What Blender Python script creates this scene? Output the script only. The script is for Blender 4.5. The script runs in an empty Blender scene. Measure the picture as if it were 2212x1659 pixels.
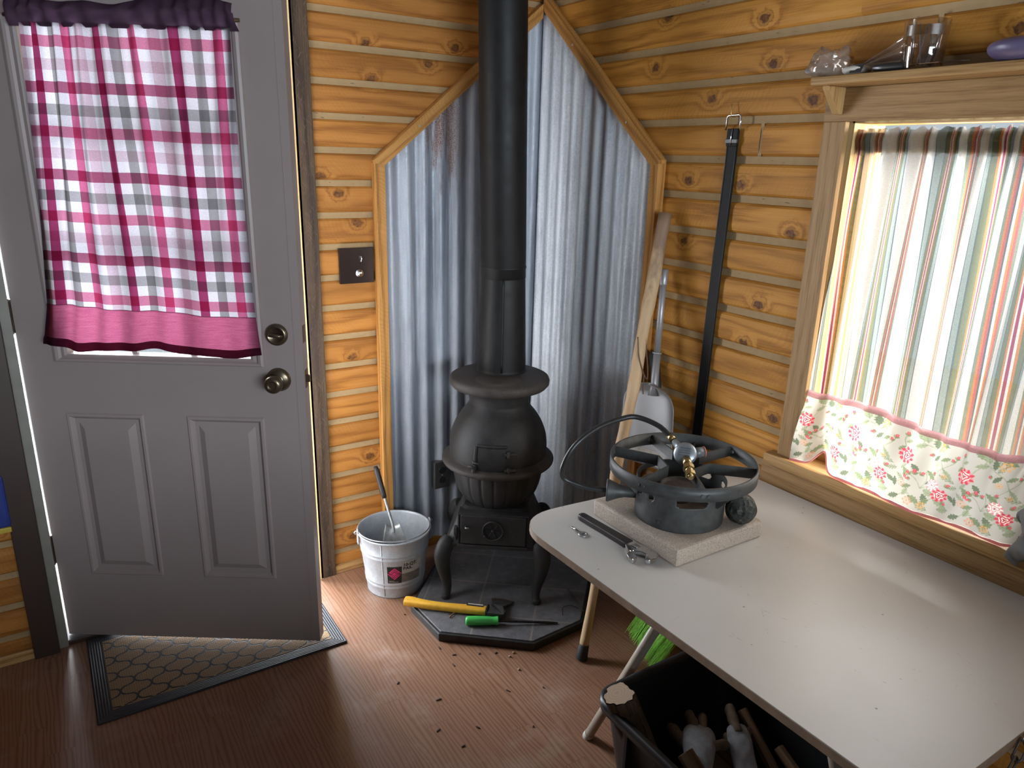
import bpy, bmesh, math, random
import numpy as np
from mathutils import Vector, Matrix, noise as mnoise
random.seed(7)
C = bpy.context.scene.collection
PI = math.pi
# ------------------------------------------------------------------ mesh builder
class MB:
    def __init__(s, grain=None):
        s.v = []; s.f = []; s.mi = []; s.sm = []; s.uv = []; s.grain = grain
    def add(s, vs, fs, mat=0, smooth=False, uvs=None):
        o = len(s.v); s.v += [tuple(v) for v in vs]
        for i, f in enumerate(fs):
            s.f.append([o + k for k in f]); s.mi.append(mat); s.sm.append(smooth)
            s.uv.append(uvs[i] if uvs else None)
        return s
    def box(s, x0, x1, y0, y1, z0, z1, M=None, mat=0):
        vs = [Vector((x, y, z)) for z in (z0, z1) for y in (y0, y1) for x in (x0, x1)]
        if M: vs = [M @ v for v in vs]
        return s.add(vs, [(0,2,3,1),(4,5,7,6),(0,1,5,4),(2,6,7,3),(0,4,6,2),(1,3,7,5)], mat)
    def tube(s, pts, r, n=12, closed=False, cap=True, mat=0, sq=(1, 1), smooth=True):
        pts = [Vector(p) for p in pts]; m = len(pts)
        rs = r if isinstance(r, (list, tuple)) else [r] * m
        up = None; vs = []
        for i, p in enumerate(pts):
            if closed: t = (pts[(i+1) % m] - pts[i-1]).normalized()
            else: t = (pts[min(i+1, m-1)] - pts[max(i-1, 0)]).normalized()
            if up is None:
                up = Vector((0,0,1)) if abs(t.z) < .9 else Vector((1,0,0))
            a = (up - t * up.dot(t)).normalized(); up = a; b = t.cross(a)
            for k in range(n):
                q = 2*PI*k/n
                vs.append(p + (a*math.cos(q)*sq[0] + b*math.sin(q)*sq[1]) * rs[i])
        fs = []
        for i in range(m if closed else m-1):
            j = (i+1) % m
            for k in range(n):
                l = (k+1) % n
                fs.append((i*n+k, i*n+l, j*n+l, j*n+k))
        s.add(vs, fs, mat, smooth)
        if cap and not closed:
            o = len(s.v) - m*n
            s.f.append([o+k for k in range(n)][::-1]); s.mi.append(mat); s.sm.append(False); s.uv.append(None)
            s.f.append([o+(m-1)*n+k for k in range(n)]); s.mi.append(mat); s.sm.append(False); s.uv.append(None)
        return s
    def lathe(s, prof, n=48, M=None, mat=0, smooth=True, rf=None, a0=0, a1=2*PI, capb=False, capt=False):
        full = abs(a1-a0-2*PI) < 1e-6; m = n if full else n+1
        vs = []
        for (r, z) in prof:
            for k in range(m):
                a = a0 + (a1-a0)*k/n
                rr = r * (rf(a, z) if rf else 1)
                v = Vector((rr*math.cos(a), rr*math.sin(a), z))
                vs.append(M @ v if M else v)
        fs = []
        for i in range(len(prof)-1):
            for k in range(n):
                l = (k+1) % m
                fs.append((i*m+k, i*m+l, (i+1)*m+l, (i+1)*m+k))
        s.add(vs, fs, mat, smooth)
        o = len(s.v) - len(vs)
        if capb: s.f.append([o+k for k in range(m)][::-1]); s.mi.append(mat); s.sm.append(False); s.uv.append(None)
        if capt: s.f.append([o+(len(prof)-1)*m+k for k in range(m)]); s.mi.append(mat); s.sm.append(False); s.uv.append(None)
        return s
    def prism(s, poly, h0, h1, M=None, mat=0, smooth=False):
        n = len(poly)
        vs = [Vector((p[0], p[1], h)) for h in (h0, h1) for p in poly]
        if M: vs = [M @ v for v in vs]
        fs = [list(range(n))[::-1], [n+k for k in range(n)]]
        s.add(vs, fs, mat, False)
        o = len(s.v) - 2*n
        for k in range(n):
            l = (k+1) % n
            s.f.append([o+k, o+l, o+n+l, o+n+k]); s.mi.append(mat); s.sm.append(smooth); s.uv.append(None)
        return s
    def grid(s, nx, ny, fn, mat=0, smooth=True, uvf=None):
        vs = [fn(i/nx, j/ny) for j in range(ny+1) for i in range(nx+1)]
        fs = []; uv = []
        for j in range(ny):
            for i in range(nx):
                fs.append((j*(nx+1)+i, j*(nx+1)+i+1, (j+1)*(nx+1)+i+1, (j+1)*(nx+1)+i))
                if uvf: uv.append([uvf(i/nx, j/ny), uvf((i+1)/nx, j/ny), uvf((i+1)/nx, (j+1)/ny), uvf(i/nx, (j+1)/ny)])
        return s.add(vs, fs, mat, smooth, uv if uvf else None)
    def ball(s, c, r, nu=24, nv=14, mat=0, M=None):
        prof = [(max(1e-5, math.sin(PI*j/nv)), -math.cos(PI*j/nv)) for j in range(nv+1)]
        rx, ry, rz = r if isinstance(r, (tuple, list)) else (r, r, r)
        T = Matrix.Translation(Vector(c)) @ (M or Matrix()) @ Matrix.Diagonal((rx, ry, rz, 1))
        return s.lathe(prof, nu, T, mat)

def obj(name, mb, mats, parent=None, bevel=None, fix=True, seg=2, angle=35):
    me = bpy.data.meshes.new(name)
    me.from_pydata(mb.v, [], mb.f)
    if not isinstance(mats, (list, tuple)): mats = [mats]
    for m in mats: me.materials.append(m)
    me.polygons.foreach_set('material_index', mb.mi)
    me.polygons.foreach_set('use_smooth', mb.sm)
    if mb.grain is not None or any(u is not None for u in mb.uv):
        g = Vector(mb.grain or (0,0,1)).normalized(); ru, rv = random.uniform(0, 20), random.uniform(0, 20)
        lay = me.uv_layers.new(name='UVMap').data
        for p in me.polygons:
            u = mb.uv[p.index]
            if u is None:
                n = p.normal; c = n.cross(g)
                if c.length < .3: c = Vector((1,0,0)) if abs(n.x) < .7 else Vector((0,1,0))
                c.normalize()
            for k, li in enumerate(p.loop_indices):
                if u is not None: lay[li].uv = u[k]
                else:
                    co = me.vertices[me.loops[li].vertex_index].co
                    lay[li].uv = (co.dot(g) + ru, co.dot(c) + rv)
    if fix:
        bm = bmesh.new(); bm.from_mesh(me)
        bmesh.ops.recalc_face_normals(bm, faces=bm.faces)
        bm.to_mesh(me); bm.free()
    o = bpy.data.objects.new(name, me); C.objects.link(o)
    if parent is not None:
        o.parent = parent
        if parent.type == 'EMPTY': o.matrix_parent_inverse = Matrix.Translation(-parent.location)
    if bevel:
        b = o.modifiers.new('bevel', 'BEVEL'); b.width = bevel; b.segments = seg; b.limit_method = 'ANGLE'; b.angle_limit = math.radians(angle)
        b.harden_normals = False
    return o
def thing(name, label, cat, loc=(0,0,0), group=None):
    o = bpy.data.objects.new(name, None); C.objects.link(o)
    o.location = loc; o.empty_display_size = .05
    o['label'] = label; o['category'] = cat
    if group: o['group'] = group
    return o
def tag(o, label, cat, group=None):
    o['label'] = label; o['category'] = cat
    if group: o['group'] = group
    return o
def struct(o):
    o['kind'] = 'structure'; return o
def sthing(name, loc=(0,0,0)):
    o = bpy.data.objects.new(name, None); C.objects.link(o); o.location = loc; o['kind'] = 'structure'; o.empty_display_size = .05
    return o
def spline(pts, n=8):
    P = [Vector(p) for p in pts]; out = []
    for i in range(len(P)-1):
        a, b, c, d = P[max(i-1,0)], P[i], P[i+1], P[min(i+2, len(P)-1)]
        for k in range(n):
            t = k/n
            out.append(.5*((2*b) + (c-a)*t + (2*a-5*b+4*c-d)*t*t + (3*b-a-3*c+d)*t**3))
    out.append(P[-1]); return out
def interp(prof, n=6):
    return [(p.x, p.y) for p in spline([(a, b, 0) for a, b in prof], n)]
def sm01(x): x = max(0, min(1, x)); return x*x*(3-2*x)

# ------------------------------------------------------------------ node helper
class G:
    def __init__(s, name):
        s.m = bpy.data.materials.new(name); s.m.use_nodes = True; s.t = s.m.node_tree; s.t.nodes.clear()
        s._c = {}
    def N(s, typ, **kw):
        n = s.t.nodes.new(typ)
        for k, v in kw.items(): setattr(n, k, v)
        return n
    def L(s, sock, val):
        if isinstance(val, bpy.types.NodeSocket): s.t.links.new(val, sock)
        elif val is not None:
            if sock.type == 'RGBA' and len(val) == 3: val = (*val, 1)
            sock.default_value = val
    def coord(s, k):
        if k not in s._c: s._c[k] = s.N('ShaderNodeTexCoord').outputs[k]
        return s._c[k]
    uv = property(lambda s: s.coord('UV')); ob = property(lambda s: s.coord('Object'))
    def ma(s, op, a, b=None, c=None, clamp=False):
        n = s.N('ShaderNodeMath', operation=op, use_clamp=clamp)
        s.L(n.inputs[0], a)
        if b is not None: s.L(n.inputs[1], b)
        if c is not None: s.L(n.inputs[2], c)
        return n.outputs[0]
    def vm(s, op, a, b=None):
        n = s.N('ShaderNodeVectorMath', operation=op); s.L(n.inputs[0], a)
        if b is not None: s.L(n.inputs[1], b)
        return n.outputs['Value'] if op in ('LENGTH', 'DISTANCE', 'DOT_PRODUCT') else n.outputs[0]
    def sep(s, v):
        n = s.N('ShaderNodeSeparateXYZ'); s.L(n.inputs[0], v); return n.outputs
    def comb(s, x=0., y=0., z=0.):
        n = s.N('ShaderNodeCombineXYZ'); s.L(n.inputs[0], x); s.L(n.inputs[1], y); s.L(n.inputs[2], z); return n.outputs[0]
    def mp(s, v, scale=(1,1,1), loc=(0,0,0), rot=(0,0,0)):
        n = s.N('ShaderNodeMapping'); s.L(n.inputs[0], v); n.inputs[1].default_value = loc; n.inputs[2].default_value = rot; n.inputs[3].default_value = scale
        return n.outputs[0]
    def noise(s, v, scale=5., detail=2., rough=.5, dist=0.):
        n = s.N('ShaderNodeTexNoise'); s.L(n.inputs['Vector'], v); s.L(n.inputs['Scale'], scale)
        n.inputs['Detail'].default_value = detail; n.inputs['Roughness'].default_value = rough; n.inputs['Distortion'].default_value = dist
        return n.outputs['Fac']
    def voro(s, v, scale=5., feature='F1', rnd=1., out='Distance'):
        n = s.N('ShaderNodeTexVoronoi', feature=feature); s.L(n.inputs['Vector'], v); n.inputs['Scale'].default_value = scale; n.inputs['Randomness'].default_value = rnd
        return n.outputs[out]
    def mix(s, f, a, b, blend='MIX'):
        n = s.N('ShaderNodeMix', data_type='RGBA', blend_type=blend)
        s.L(n.inputs[0], f); s.L(n.inputs[6], a); s.L(n.inputs[7], b); return n.outputs[2]
    def ramp(s, f, stops, ip='LINEAR'):
        n = s.N('ShaderNodeValToRGB'); cr = n.color_ramp; cr.interpolation = ip
        while len(cr.elements) > 1: cr.elements.remove(cr.elements[-1])
        for i, (p, c) in enumerate(stops):
            if not isinstance(c, (tuple, list)): c = (c, c, c)
            e = cr.elements[0] if i == 0 else cr.elements.new(p)
            e.position = p; e.color = (*c[:3], 1)
        s.L(n.inputs[0], f); return n.outputs[0]
    def mr(s, v, a, b, c=0., d=1., smooth=False):
        n = s.N('ShaderNodeMapRange', interpolation_type='SMOOTHSTEP' if smooth else 'LINEAR')
        s.L(n.inputs[0], v)
        for i, q in enumerate((a, b, c, d)): s.L(n.inputs[1+i], q)
        return n.outputs[0]
    def attr(s, name):
        n = s.N('ShaderNodeAttribute', attribute_name=name); return n.outputs['Color']
    def bump(s, h, strength=.3, dist=.002, normal=None):
        n = s.N('ShaderNodeBump'); s.L(n.inputs['Height'], h); n.inputs['Strength'].default_value = strength; n.inputs['Distance'].default_value = dist
        if normal is not None: s.L(n.inputs['Normal'], normal)
        return n.outputs[0]
    def bsdf(s, col, rough=.5, metal=0., normal=None, spec=.5, coat=0., **kw):
        n = s.N('ShaderNodeBsdfPrincipled')
        s.L(n.inputs['Base Color'], col); s.L(n.inputs['Roughness'], rough); s.L(n.inputs['Metallic'], metal)
        s.L(n.inputs['Specular IOR Level'], spec); s.L(n.inputs['Coat Weight'], coat)
        for k, v in kw.items(): s.L(n.inputs[k.replace('_', ' ')], v)
        if normal is not None: s.L(n.inputs['Normal'], normal)
        return n.outputs[0]
    def mixs(s, f, a, b):
        n = s.N('ShaderNodeMixShader'); s.L(n.inputs[0], f); s.L(n.inputs[1], a); s.L(n.inputs[2], b); return n.outputs[0]
    def out(s, sh):
        n = s.N('ShaderNodeOutputMaterial'); s.t.links.new(sh, n.inputs[0]); return s.m
def plain(name, col, rough=.5, metal=0., spec=.5, nscale=0, namt=.15, bump=0, bscale=200, coat=0.):
    g = G(name); c = col
    if nscale:
        f = g.noise(g.ob, nscale, 4, .6)
        c = g.mix(g.mr(f, .3, .7), tuple(x*(1-namt) for x in col), tuple(min(1, x*(1+namt)) for x in col))
    nm = g.bump(g.noise(g.ob, bscale, 3, .6), bump, .001) if bump else None
    return g.out(g.bsdf(c, rough, metal, nm, spec, coat))
P_WORLD, P_DOOR, P_WIN, P_REAR, P_SUN, P_EXP = 0.5, 215., 105., 190., 1150., 0.45
# ------------------------------------------------------------------ materials
def wood(name, dark, mid, light, rings=70., warp=9., fine=.5, knots=None, axis='x', rough=.55, bumpk=.25, saw=0., tone=.25, knotcol=(.085,.034,.011), spec=.18, scratch=0.):
    g = G(name); u, v, _ = g.sep(g.uv)
    ph = None
    if knots:
        ox, oy, oz = g.sep(g.ob); a = ox if axis == 'x' else oy
        dmin = None
        wob = g.ma('MULTIPLY', g.ma('SUBTRACT', g.noise(g.ob, 70, 3), .5), .020)
        for (ka, kz) in knots:
            d = g.vm('LENGTH', g.comb(g.ma('MULTIPLY', g.ma('SUBTRACT', a, ka), .72), g.ma('SUBTRACT', oz, kz), 0.))
            dmin = d if dmin is None else g.ma('MINIMUM', dmin, d)
        dmin = g.ma('ADD', dmin, wob)
        e = g.ma('POWER', 2.718, g.ma('MULTIPLY', g.ma('POWER', g.ma('DIVIDE', dmin, .024), 2.), -1.))
        ph = g.ma('MULTIPLY', e, 15.)
    n1 = g.noise(g.comb(g.ma('MULTIPLY', u, 1.6), g.ma('MULTIPLY', v, 11.), 0.), 1., 3., .5)
    p = g.ma('ADD', g.ma('MULTIPLY', v, rings*2), g.ma('MULTIPLY', n1, warp*2))
    if ph is not None: p = g.ma('ADD', p, ph)
    r = g.ma('ADD', g.ma('MULTIPLY', g.ma('SINE', p), .5), .5)
    r = g.ma('POWER', r, 1.6)
    f = g.noise(g.comb(g.ma('MULTIPLY', u, 9.), g.ma('MULTIPLY', v, 260.), 0.), 1., 4., .65)
    f = g.mr(f, .30, .70)
    k = g.ma('ADD', g.ma('MULTIPLY', r, 1-fine), g.ma('MULTIPLY', f, fine))
    col = g.ramp(k, [(.12, light), (.5, mid), (.88, dark)])
    big = g.noise(g.comb(g.ma('MULTIPLY', u, 1.1), g.ma('MULTIPLY', v, 7.), 3.), 1., 2., .5)
    col = g.mix(g.mr(big, .35, .7, 0., tone), col, tuple(x*.62 for x in mid), 'MIX')
    h = k
    if knots:
        cn = g.noise(g.comb(g.ma('MULTIPLY', u, .9), g.ma('MULTIPLY', v, 26.), 7.), 1., 4., .55)
        cm = g.ma('MULTIPLY', g.mr(g.ma('ABSOLUTE', g.ma('SUBTRACT', cn, .56)), 0., .0035, 1., 0.), g.mr(g.noise(g.comb(g.ma('MULTIPLY', u, 2.3), g.ma('MULTIPLY', v, 9.), 1.), 1., 2.), .58, .64))
        col = g.mix(g.ma('MULTIPLY', cm, .8), col, tuple(x*.22 for x in dark)); h = g.ma('SUBTRACT', h, g.ma('MULTIPLY', cm, 2.))
    if saw:
        w = g.ma('SINE', g.ma('ADD', g.ma('MULTIPLY', g.ma('ADD', u, g.ma('MULTIPLY', v, .55)), 430.), g.ma('MULTIPLY', g.noise(g.uv, 9., 3.), 38.)))
        msk = g.mr(g.noise(g.uv, 3.3, 1.), .42, .62)
        sw = g.ma('MULTIPLY', g.ma('MULTIPLY', g.ma('ADD', g.ma('MULTIPLY', w, .5), .5), msk), saw)
        col = g.mix(sw, col, tuple(x*.5 for x in mid))
        h = g.ma('SUBTRACT', h, sw)
    if scratch:
        sc = g.noise(g.mp(g.mp(g.uv, rot=(0, 0, .45)), (26, 420, 1)), 1., 2., .5); sc2 = g.noise(g.mp(g.mp(g.uv, rot=(0, 0, -.6)), (26, 420, 1)), 1., 2., .5)
        m = g.ma('MULTIPLY', g.ma('MAXIMUM', g.mr(sc, .63, .72), g.mr(sc2, .63, .72)), scratch)
        col = g.mix(m, col, (.17, .115, .07))
        pt = g.mr(g.noise(g.mp(g.uv, (2.2, 9, 1)), 1., 3., .6), .52, .72)
        col = g.mix(g.ma('MULTIPLY', pt, .75), col, (.05, .035, .03))
    if knots:
        col = g.mix(g.mr(dmin, .0095, .022, .50, 0., True), col, tuple(x*.33 for x in mid))
        kr = g.mr(g.noise(g.ob, 130., 3, .6), .35, .68)
        kc = g.mix(kr, knotcol, tuple(x*2.6 for x in knotcol))
        col = g.mix(g.mr(dmin, .0095, .0125, 1., 0.), col, kc)
    nm = g.bump(h, bumpk, .0015)
    return g.out(g.bsdf(col, rough, 0., nm, spec))
KL = [(-.735,1.936),(-.398,1.953),(-.505,1.89),(-.717,1.827),(-.91,1.51),(-.851,1.452),(-.785,1.351),(-.824,.868),(-.769,.463),(-.85,.14),(-1.98,.46)]
KR = [(-.672,2.009),(-1.05,1.96),(-.637,1.868),(-1.096,1.844),(-.889,1.764),(-.823,1.531),(-1.028,1.526),(-.831,1.347),(-1.145,1.196),(-1.108,1.074),(-1.246,.879),(-1.222,1.405),(-1.235,1.745),(-1.70,1.86)]
m_logL = wood('log_wall_left', (.25,.093,.020), (.405,.163,.035), (.48,.205,.049), 60, 9, .45, KL, 'x', saw=.16, tone=.5)
m_logR = wood('log_wall_right', (.30,.122,.020), (.50,.218,.038), (.58,.27,.055), 60, 10, .45, KR, 'y', saw=.22, tone=.5)
m_logX = wood('log_wall_plain', (.24,.100,.030), (.40,.20,.07), (.50,.27,.10), 60, 9, .45, [(-1.99,.47),(-2.2,1.1)], 'x', tone=.4)
g = G('chinking'); _n = g.noise(g.ob, 40, 3); _e = g.noise(g.mp(g.ob, (30, 30, 160)), 1., 3)
m_chink = g.out(g.bsdf(g.mix(g.mr(_e, .66, .73), g.mix(_n, (.31,.20,.095), (.40,.275,.14)), (.14,.09,.045)), .85, 0., g.bump(_n, .4, .003)))
m_pine = wood('pine_board', (.25,.105,.030), (.46,.215,.056), (.53,.27,.085), 90, 7, .5, rough=.5, saw=.3)
m_jamb = wood('raw_pine_jamb', (.58,.36,.14), (.72,.50,.23), (.80,.58,.29), 80, 5, .5, rough=.6)
m_oak = wood('oak_trim', (.20,.108,.042), (.31,.182,.078), (.365,.222,.10), 110, 8, .7, rough=.45, bumpk=.3)
m_oakl = wood('oak_shelf', (.24,.13,.045), (.37,.215,.085), (.43,.27,.115), 90, 8, .6, rough=.45, bumpk=.25)
m_casing = wood('stained_casing', (.022,.015,.012), (.058,.036,.023), (.095,.060,.036), 60, 8, .6, rough=.55, scratch=.75)
m_casingd = plain('dark_casing', (.035,.018,.012), .5, nscale=8)
m_base = wood('baseboard_wood', (.26,.13,.045), (.46,.26,.10), (.54,.33,.14), 80, 6, .5)
# laminate floor: planks run along y
g = G('laminate_floor'); x, y, _ = g.sep(g.ob)
rowf = g.ma('DIVIDE', x, .066); row = g.ma('FLOOR', rowf)
rr = g.ma('FRACT', g.ma('MULTIPLY', g.ma('SINE', g.ma('MULTIPLY', row, 12.9898)), 4375.5))
yb = g.ma('ADD', g.ma('DIVIDE', y, .46), g.ma('MULTIPLY', rr, 7.)); blk = g.ma('FLOOR', yb)
rb = g.ma('FRACT', g.ma('MULTIPLY', g.ma('SINE', g.ma('ADD', g.ma('MULTIPLY', row, 78.23), g.ma('MULTIPLY', blk, 37.7))), 2531.7))
gu = g.ma('ADD', y, g.ma('MULTIPLY', rb, 13.)); gv = g.ma('ADD', x, g.ma('MULTIPLY', rb, 5.))
n1 = g.noise(g.comb(g.ma('MULTIPLY', gu, 2.2), g.ma('MULTIPLY', gv, 15.), 0.), 1., 2.)
w = g.ma('SINE', g.ma('ADD', g.ma('MULTIPLY', gv, 520.), g.ma('MULTIPLY', n1, 30.)))
w = g.ma('POWER', g.ma('ADD', g.ma('MULTIPLY', w, .5), .5), 2.)
f = g.noise(g.comb(g.ma('MULTIPLY', gu, 12.), g.ma('MULTIPLY', gv, 330.), 0.), 1., 4., .7)
k = g.ma('ADD', g.ma('MULTIPLY', w, .5), g.ma('MULTIPLY', f, .5))
col = g.ramp(k, [(.12, (.315,.178,.115)), (.5, (.262,.140,.087)), (.88, (.165,.077,.044))])
col = g.mix(g.ma('MULTIPLY', rb, .30), col, (.20,.09,.045))
ex = g.ma('PINGPONG', rowf, .5); ey = g.ma('PINGPONG', yb, .5)
seam = g.ma('MAXIMUM', g.mr(ex, 0., .012, .5, 0.), g.mr(ey, 0., .0022, .6, 0.))
big = g.mr(g.ma('PINGPONG', g.ma('DIVIDE', x, .198), .5), 0., .006, .5, 0.)
col = g.mix(g.ma('MAXIMUM', seam, big), col, (.10,.05,.03))
dust = g.mr(g.noise(g.ob, 5.5, 5, .7), .52, .78, 0., .30)
col = g.mix(dust, col, (.50,.42,.36))
m_floor = g.out(g.bsdf(col, g.mr(dust, 0., .3, .33, .55), 0., g.bump(k, .06, .001), .4))
m_door = plain('door_paint_shaded', (.30,.25,.24), .42, nscale=3, namt=.05, spec=.4)  # white door paint darkened to imitate the shade on the room side
m_bronze = plain('antique_bronze', (.16,.125,.085), .28, .85, nscale=30)
m_hinge = plain('hinge_brown', (.10,.065,.04), .35, .7)
m_dark = plain('dark_void', (.012,.011,.011), .8)
m_plate = plain('dark_glass_plate', (.022,.014,.013), .12, 0., .6)
m_steelplate = plain('brushed_steel_dark', (.16,.15,.145), .38, .8, nscale=20)
m_blackpl = plain('black_plastic', (.014,.014,.015), .4)
# corrugated galvanised sheet (left panel rusty high up, base colour darkened for shade)
def corr(name, rusty_shaded):
    g = G(name); x, y, z = g.sep(g.ob)
    sp = g.voro(g.mp(g.ob, (1, 1, .75)), 240., 'F1', 1., 'Color'); spv = g.sep(sp)[0]
    fine = g.noise(g.ob, 900., 3, .7)
    st = g.noise(g.mp(g.ob, (26, 26, 1.1)), 1., 5, .65)
    blot = g.noise(g.mp(g.ob, (9, 9, 2.4)), 1., 5, .7)
    wht = g.ma('MULTIPLY', g.mr(st, .42, .60), g.mr(fine, .34, .56))
    col = g.mix(g.mr(blot, .35, .7), *(((.20,.215,.25), (.35,.37,.42)) if rusty_shaded else ((.44,.475,.53), (.70,.73,.79))))
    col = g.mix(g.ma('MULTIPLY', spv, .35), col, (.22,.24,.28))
    col = g.mix(g.ma('MULTIPLY', wht, .75), col, (.56,.59,.66) if rusty_shaded else (.84,.86,.90))
    met = .18; rough = g.mr(g.ma('ADD', spv, g.ma('MULTIPLY', wht, .6)), 0., 1.4, .34, .60)
    if rusty_shaded:
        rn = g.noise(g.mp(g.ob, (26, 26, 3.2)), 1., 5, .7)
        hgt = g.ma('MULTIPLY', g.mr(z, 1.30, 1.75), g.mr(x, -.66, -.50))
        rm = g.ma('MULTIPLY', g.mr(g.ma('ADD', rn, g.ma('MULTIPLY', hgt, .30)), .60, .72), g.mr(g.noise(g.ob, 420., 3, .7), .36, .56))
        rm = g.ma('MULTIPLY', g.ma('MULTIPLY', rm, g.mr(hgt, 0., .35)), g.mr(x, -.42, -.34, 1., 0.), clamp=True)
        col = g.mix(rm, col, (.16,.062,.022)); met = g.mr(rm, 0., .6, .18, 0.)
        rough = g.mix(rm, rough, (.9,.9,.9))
    nm = g.bump(g.ma('ADD', fine, g.ma('MULTIPLY', spv, .6)), .16, .001)
    return g.out(g.bsdf(col, rough, met, nm, .5))
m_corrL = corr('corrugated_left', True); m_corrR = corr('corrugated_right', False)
# cast iron and pipe
def iron(name, col, rough, spots=.25):
    g = G(name); n = g.noise(g.ob, 22, 5, .65); d = g.noise(g.ob, 300, 3, .6)
    c = g.mix(g.mr(n, .3, .72), tuple(v*.75 for v in col), tuple(v*1.3 for v in col))
    c = g.mix(g.ma('MULTIPLY', g.mr(d, .60, .72), spots), c, (.20,.185,.175))
    return g.out(g.bsdf(c, g.mr(n, .3, .7, rough-.07, rough+.1), .0, g.bump(d, .12, .001), .28))
m_iron = iron('cast_iron', (.030,.029,.030), .52)
m_irontop = iron('cast_iron_top', (.052,.045,.042), .62, .5)
m_pipe = iron('stove_pipe_black', (.009,.0085,.0088), .5, .03)
m_lead = plain('collar_black', (.030,.029,.029), .5, nscale=40)
# slate tiles
g = G('slate_tiles'); pr = g.mp(g.ob, (1, 1, 1), loc=(.31, .22, 0), rot=(0, 0, math.radians(39.5)))
br = g.N('ShaderNodeTexBrick'); g.L(br.inputs['Vector'], pr)
for kk, vv in (('Scale', 1.), ('Mortar Size', .0035), ('Brick Width', .205), ('Row Height', .205), ('Mortar Smooth', .1), ('Bias', 0.)): br.inputs[kk].default_value = vv
br.offset = 0.; br.inputs['Color1'].default_value = (1,1,1,1); br.inputs['Color2'].default_value = (.7,.7,.7,1); br.inputs['Mortar'].default_value = (0,0,0,1)
n = g.noise(g.ob, 26, 6, .7); n2 = g.noise(g.ob, 170, 4, .7)
col = g.ramp(g.ma('ADD', g.ma('MULTIPLY', n, .6), g.ma('MULTIPLY', n2, .4)), [(.3, (.070,.070,.077)), (.55, (.15,.149,.162)), (.75, (.33,.325,.335))])
col = g.mix(g.ma('MULTIPLY', g.sep(br.outputs['Color'])[0], .25), col, (.10,.095,.10))
ash = g.mr(g.noise(g.ob, 620, 2), .70, .76); col = g.mix(g.ma('MULTIPLY', ash, .6), col, (.42,.39,.36))
col = g.mix(br.outputs['Fac'], col, (.21,.19,.17))
m_slate = g.out(g.bsdf(col, .5, 0., g.bump(g.ma('SUBTRACT', g.ma('MULTIPLY', n, .4), br.outputs['Fac']), .35, .003), .45))
m_hedge = plain('hearth_edge', (.020,.018,.018), .5, nscale=25, namt=.5)
# galvanised bucket
g = G('galvanised_pail'); sp = g.sep(g.voro(g.ob, 260., 'F1', 1., 'Color'))[0]; n = g.noise(g.ob, 30, 4, .6)
col = g.mix(sp, (.41,.435,.475), (.51,.54,.58)); col = g.mix(g.mr(n, .4, .7, 0., .45), col, (.32,.345,.38))
m_pail = g.out(g.bsdf(col, g.mr(sp, 0., 1., .40, .58), .25, g.bump(n, .08, .001)))
m_wire = plain('galvanised_wire', (.45,.46,.48), .35, .8)
m_agedsteel = plain('aged_steel', (.33,.33,.325), .42, .7, nscale=50, namt=.35)
m_chrome = plain('chrome', (.66,.67,.69), .16, 1.)
m_gripdark = plain('dark_grip', (.028,.022,.022), .45, nscale=30)
m_yellow = plain('yellow_fibreglass', (.80,.43,.045), .38, nscale=60, namt=.1)
m_green = plain('green_plastic', (.065,.50,.10), .32, nscale=20, namt=.06)
m_axe = plain('axe_head_paint', (.040,.038,.037), .5, nscale=60, namt=.5)
m_axeb = plain('axe_blade_rust', (.075,.058,.048), .5, .4, nscale=80, namt=.5)
m_blksteel = plain('black_steel', (.030,.027,.025), .42, .5, nscale=60, namt=.5)
m_black = plain('black_print', (.012,.012,.012), .6); m_white = plain('white_print', (.70,.68,.64), .6)
m_labelw = plain('label_paper', (.52,.49,.44), .7, nscale=60, namt=.2); m_pink = plain('label_pink', (.60,.035,.16), .5, nscale=90, namt=.3)
m_labelg = plain('label_grey', (.17,.155,.14), .6, nscale=60, namt=.3)
# table
g = G('table_laminate')
n = g.noise(g.ob, 3.1, 5, .65); n2 = g.noise(g.ob, 420, 2); spots = g.voro(g.ob, 17., 'F1', 1.); sc = g.noise(g.mp(g.ob, (7, 60, 1), rot=(0, 0, .9)), 1., 4, .7)
col = g.mix(n, (.52,.495,.46), (.62,.595,.555)); col = g.mix(g.ma('MULTIPLY', g.mr(n2, .55, .75), .12), col, (.38,.36,.33))
col = g.mix(g.mr(g.noise(g.ob, 26., 5, .8), .70, .78, 0., .45), col, (.27,.25,.22))
col = g.mix(g.ma('MULTIPLY', g.mr(spots, .026, .05, 1., 0.), .75), col, (.10,.09,.08))
l1 = g.voro(g.mp(g.ob, (6, 2, 1), rot=(0, 0, .45)), 1., 'DISTANCE_TO_EDGE'); l1 = g.ma('MULTIPLY', g.mr(l1, 0., .006, 1., 0.), g.mr(sc, .56, .64))
col = g.mix(g.ma('MULTIPLY', l1, .5), col, (.25,.235,.21))
m_table = g.out(g.bsdf(col, g.mr(n, .3, .7, .30, .45), 0., g.bump(n2, .05, .0006), .5))
m_tedge = plain('table_edge_band', (.30,.205,.14), .5, nscale=40, namt=.2)
m_tleg = plain('table_leg_paint', (.42,.36,.29), .35, nscale=12, namt=.15)
m_cap = plain('white_glide', (.55,.52,.48), .5)
g = G('concrete_paver'); n = g.noise(g.ob, 260, 4, .75); v = g.voro(g.ob, 330.)
col = g.mix(g.mr(n, .3, .7), (.34,.27,.215), (.58,.485,.40)); col = g.mix(g.mr(g.noise(g.ob, 420, 2), .60, .68, 0., .7), col, (.08,.07,.065))
m_paver = g.out(g.bsdf(col, .9, 0., g.bump(n, .6, .003)))
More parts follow.
